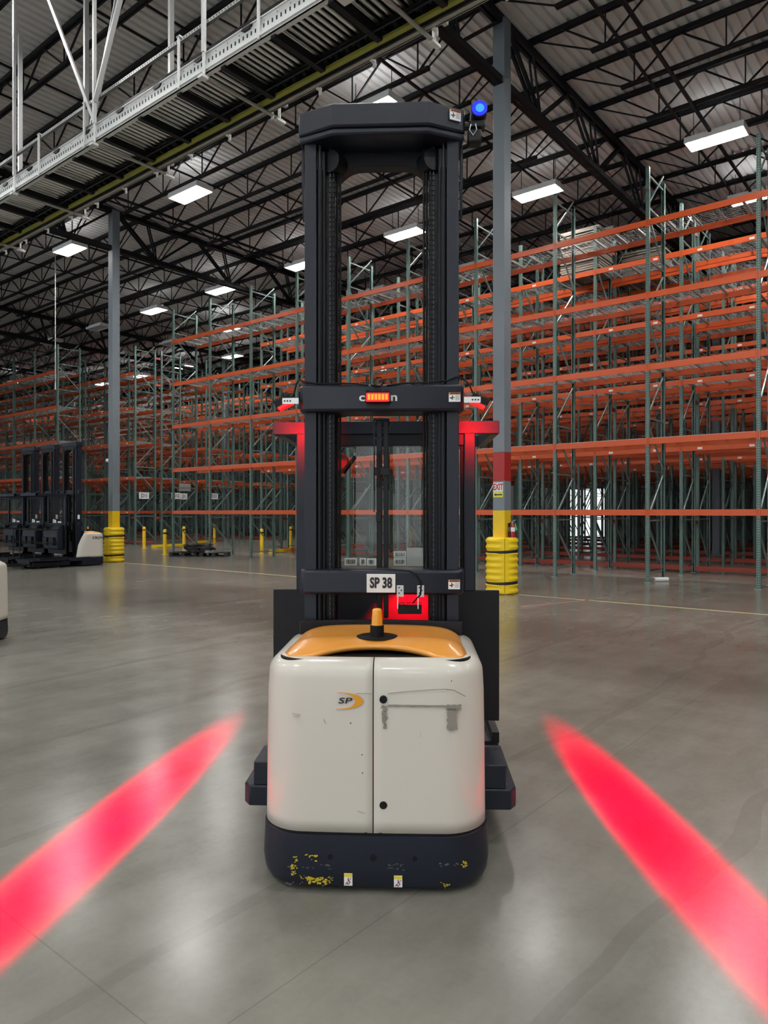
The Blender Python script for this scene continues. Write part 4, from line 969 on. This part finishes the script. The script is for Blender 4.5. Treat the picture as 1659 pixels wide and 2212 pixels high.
MB().tube([(qx(893, .66), 0.68, qz(1303, .66)), (qx(898, .66), 0.66, qz(1296, .66)), (qx(908, .65), 0.645, qz(1285, .65)), (qx(910, .65), 0.645, qz(1260, .65)), (qx(900, .65), 0.645, qz(1243, .65)), (qx(885, .66), 0.66, qz(1234, .66)), (qx(840, .66), 0.67, qz(1232, .66)), (qx(720, .66), 0.68, qz(1233, .66)), (qx(698, .68), 0.69, qz(1238, .68))], 0.0042).build('lamp_cable', 'rubber', main, smooth=60)
add_spot('forward_beam', main, (qx(886, .72), 0.73, qz(1316, .7)), (qx(886, 1.2), 1.2, qz(1375, 1.2)), 70.0, (1.0, 0.0, 0.01), R(62), 0.35)
# blue pedestrian lamp beside the mast top
bx, bz = qx(1033, .70), qz(250, .70)
bl = MB().cyl((bx, 0.66, bz), (bx, 0.76, bz), 0.041, 28).build('blue_lamp', 'black_plain', main, bevel=0.004)
MB().cyl((bx, 0.655, bz), (bx, 0.661, bz), 0.037, 28).build('lens', 'blue_glow', bl); MB().cyl((bx + 0.002, 0.6535, bz), (bx + 0.002, 0.656, bz), 0.021, 24).build('lens_core', 'blue_core', bl)
MB().box(bx - 0.045, bx + 0.030, 0.68, 0.74, bz - 0.078, bz - 0.045).box(bx - 0.075, bx - 0.03, 0.70, 0.74, bz - 0.07, bz - 0.05).build('lamp_mount', 'truck_darker', bl, bevel=0.004)
MB().box(bx - 0.055, bx + 0.015, 0.68, 0.75, bz - 0.155, bz - 0.085).build('lamp_driver', 'truck_darker', bl, bevel=0.012)
MB().tube([(bx - 0.04, 0.675, bz - 0.07), (bx - 0.048, 0.67, bz - 0.10), (bx - 0.03, 0.67, bz - 0.125), (bx - 0.012, 0.67, bz - 0.10), (bx - 0.018, 0.67, bz - 0.07)], 0.003).build('lamp_wire', 'galv', bl)
l = D.lights.new('blue_beam', 'SPOT'); l.energy = 12; l.color = (0.02, 0.06, 1.0); l.spot_size = R(16); l.spot_blend = 0.5; l.shadow_soft_size = 0.02
o = D.objects.new('blue_beam', l); COL.objects.link(o); o.parent = main; o.location = (bx, 0.64, bz); o.rotation_euler = (R(62), 0, R(180))
# small fan clipped inside the cab, seen through the glass
fn = thing('cab_fan', 'small red clip fan with a black handle hanging inside the cab glass', 'fan', (0, 0, 0))
fn.location = c2w(qx(741, 1.45) + TX0 + math.tan(TYAW) * 1.45, DREAR + 1.45, qz(998, 1.45)); fn.rotation_euler = (0, 0, -YAW - TYAW)
MB().cyl((-0.02, 0, 0.0), (-0.02, 0.03, 0.0), 0.055, 24).build('fan_head', 'red_paint', fn, bevel=0.01); MB().cyl((0.0, -0.01, -0.07), (0.075, -0.01, 0.03), 0.014, 12).build('handle', 'rubber', fn)
MB().cyl((0.075, 0, 0.03), (0.085, 0, 0.16), 0.010, 10).build('hanger', 'chrome', fn)
# ---- parked trucks
pk = thing('order_picker_truck', 'parked black order picker nearest the yellow column, beige rear unit in view', 'forklift', (11.22, 20.05, 0), R(90), 'row of parked order pickers')
make_truck(pk, 0.50, False)
text('brand_lettering', 'CROWN', 0.10, 'ink', pk, (-0.468, 0.17, 0.80), (R(90), 0, R(-90)), bold=0.002, sx=1.25)
for s in (-1, 1): pass
sgn = MB().box(-0.394, -0.389, 0.72, 0.86, 3.36, 3.46).build('mast_badge', 'rubber', pk)
text('brand_lettering', 'CROWN', 0.048, 'label_white', pk, (-0.396, 0.79, 3.42), (R(90), 0, R(-90)), bold=0.001)
MB().cyl((-0.396, 0.79, 3.27), (-0.389, 0.79, 3.27), 0.025, 16).build('round_badge', 'logo_orange', pk)
MB().box(-0.394, -0.388, 0.76, 0.82, 1.35, 1.47).build('data_plate', 'label_white', pk)
p2 = copy_tree(pk); p2.location = (11.22, 21.33, 0); tag(p2, 'parked black order picker in the middle of the three in a row')
p3 = copy_tree(pk); p3.location = (11.22, 22.61, 0); tag(p3, 'parked black order picker farthest left of the three in a row')
p4 = copy_tree(pk); p4.location = c2w(-4.60, 8.46); p4.rotation_euler = (0, 0, R(39)); tag(p4, 'order picker mostly outside the frame, beige rear corner at left edge', group='order picker cut off by the picture edge')
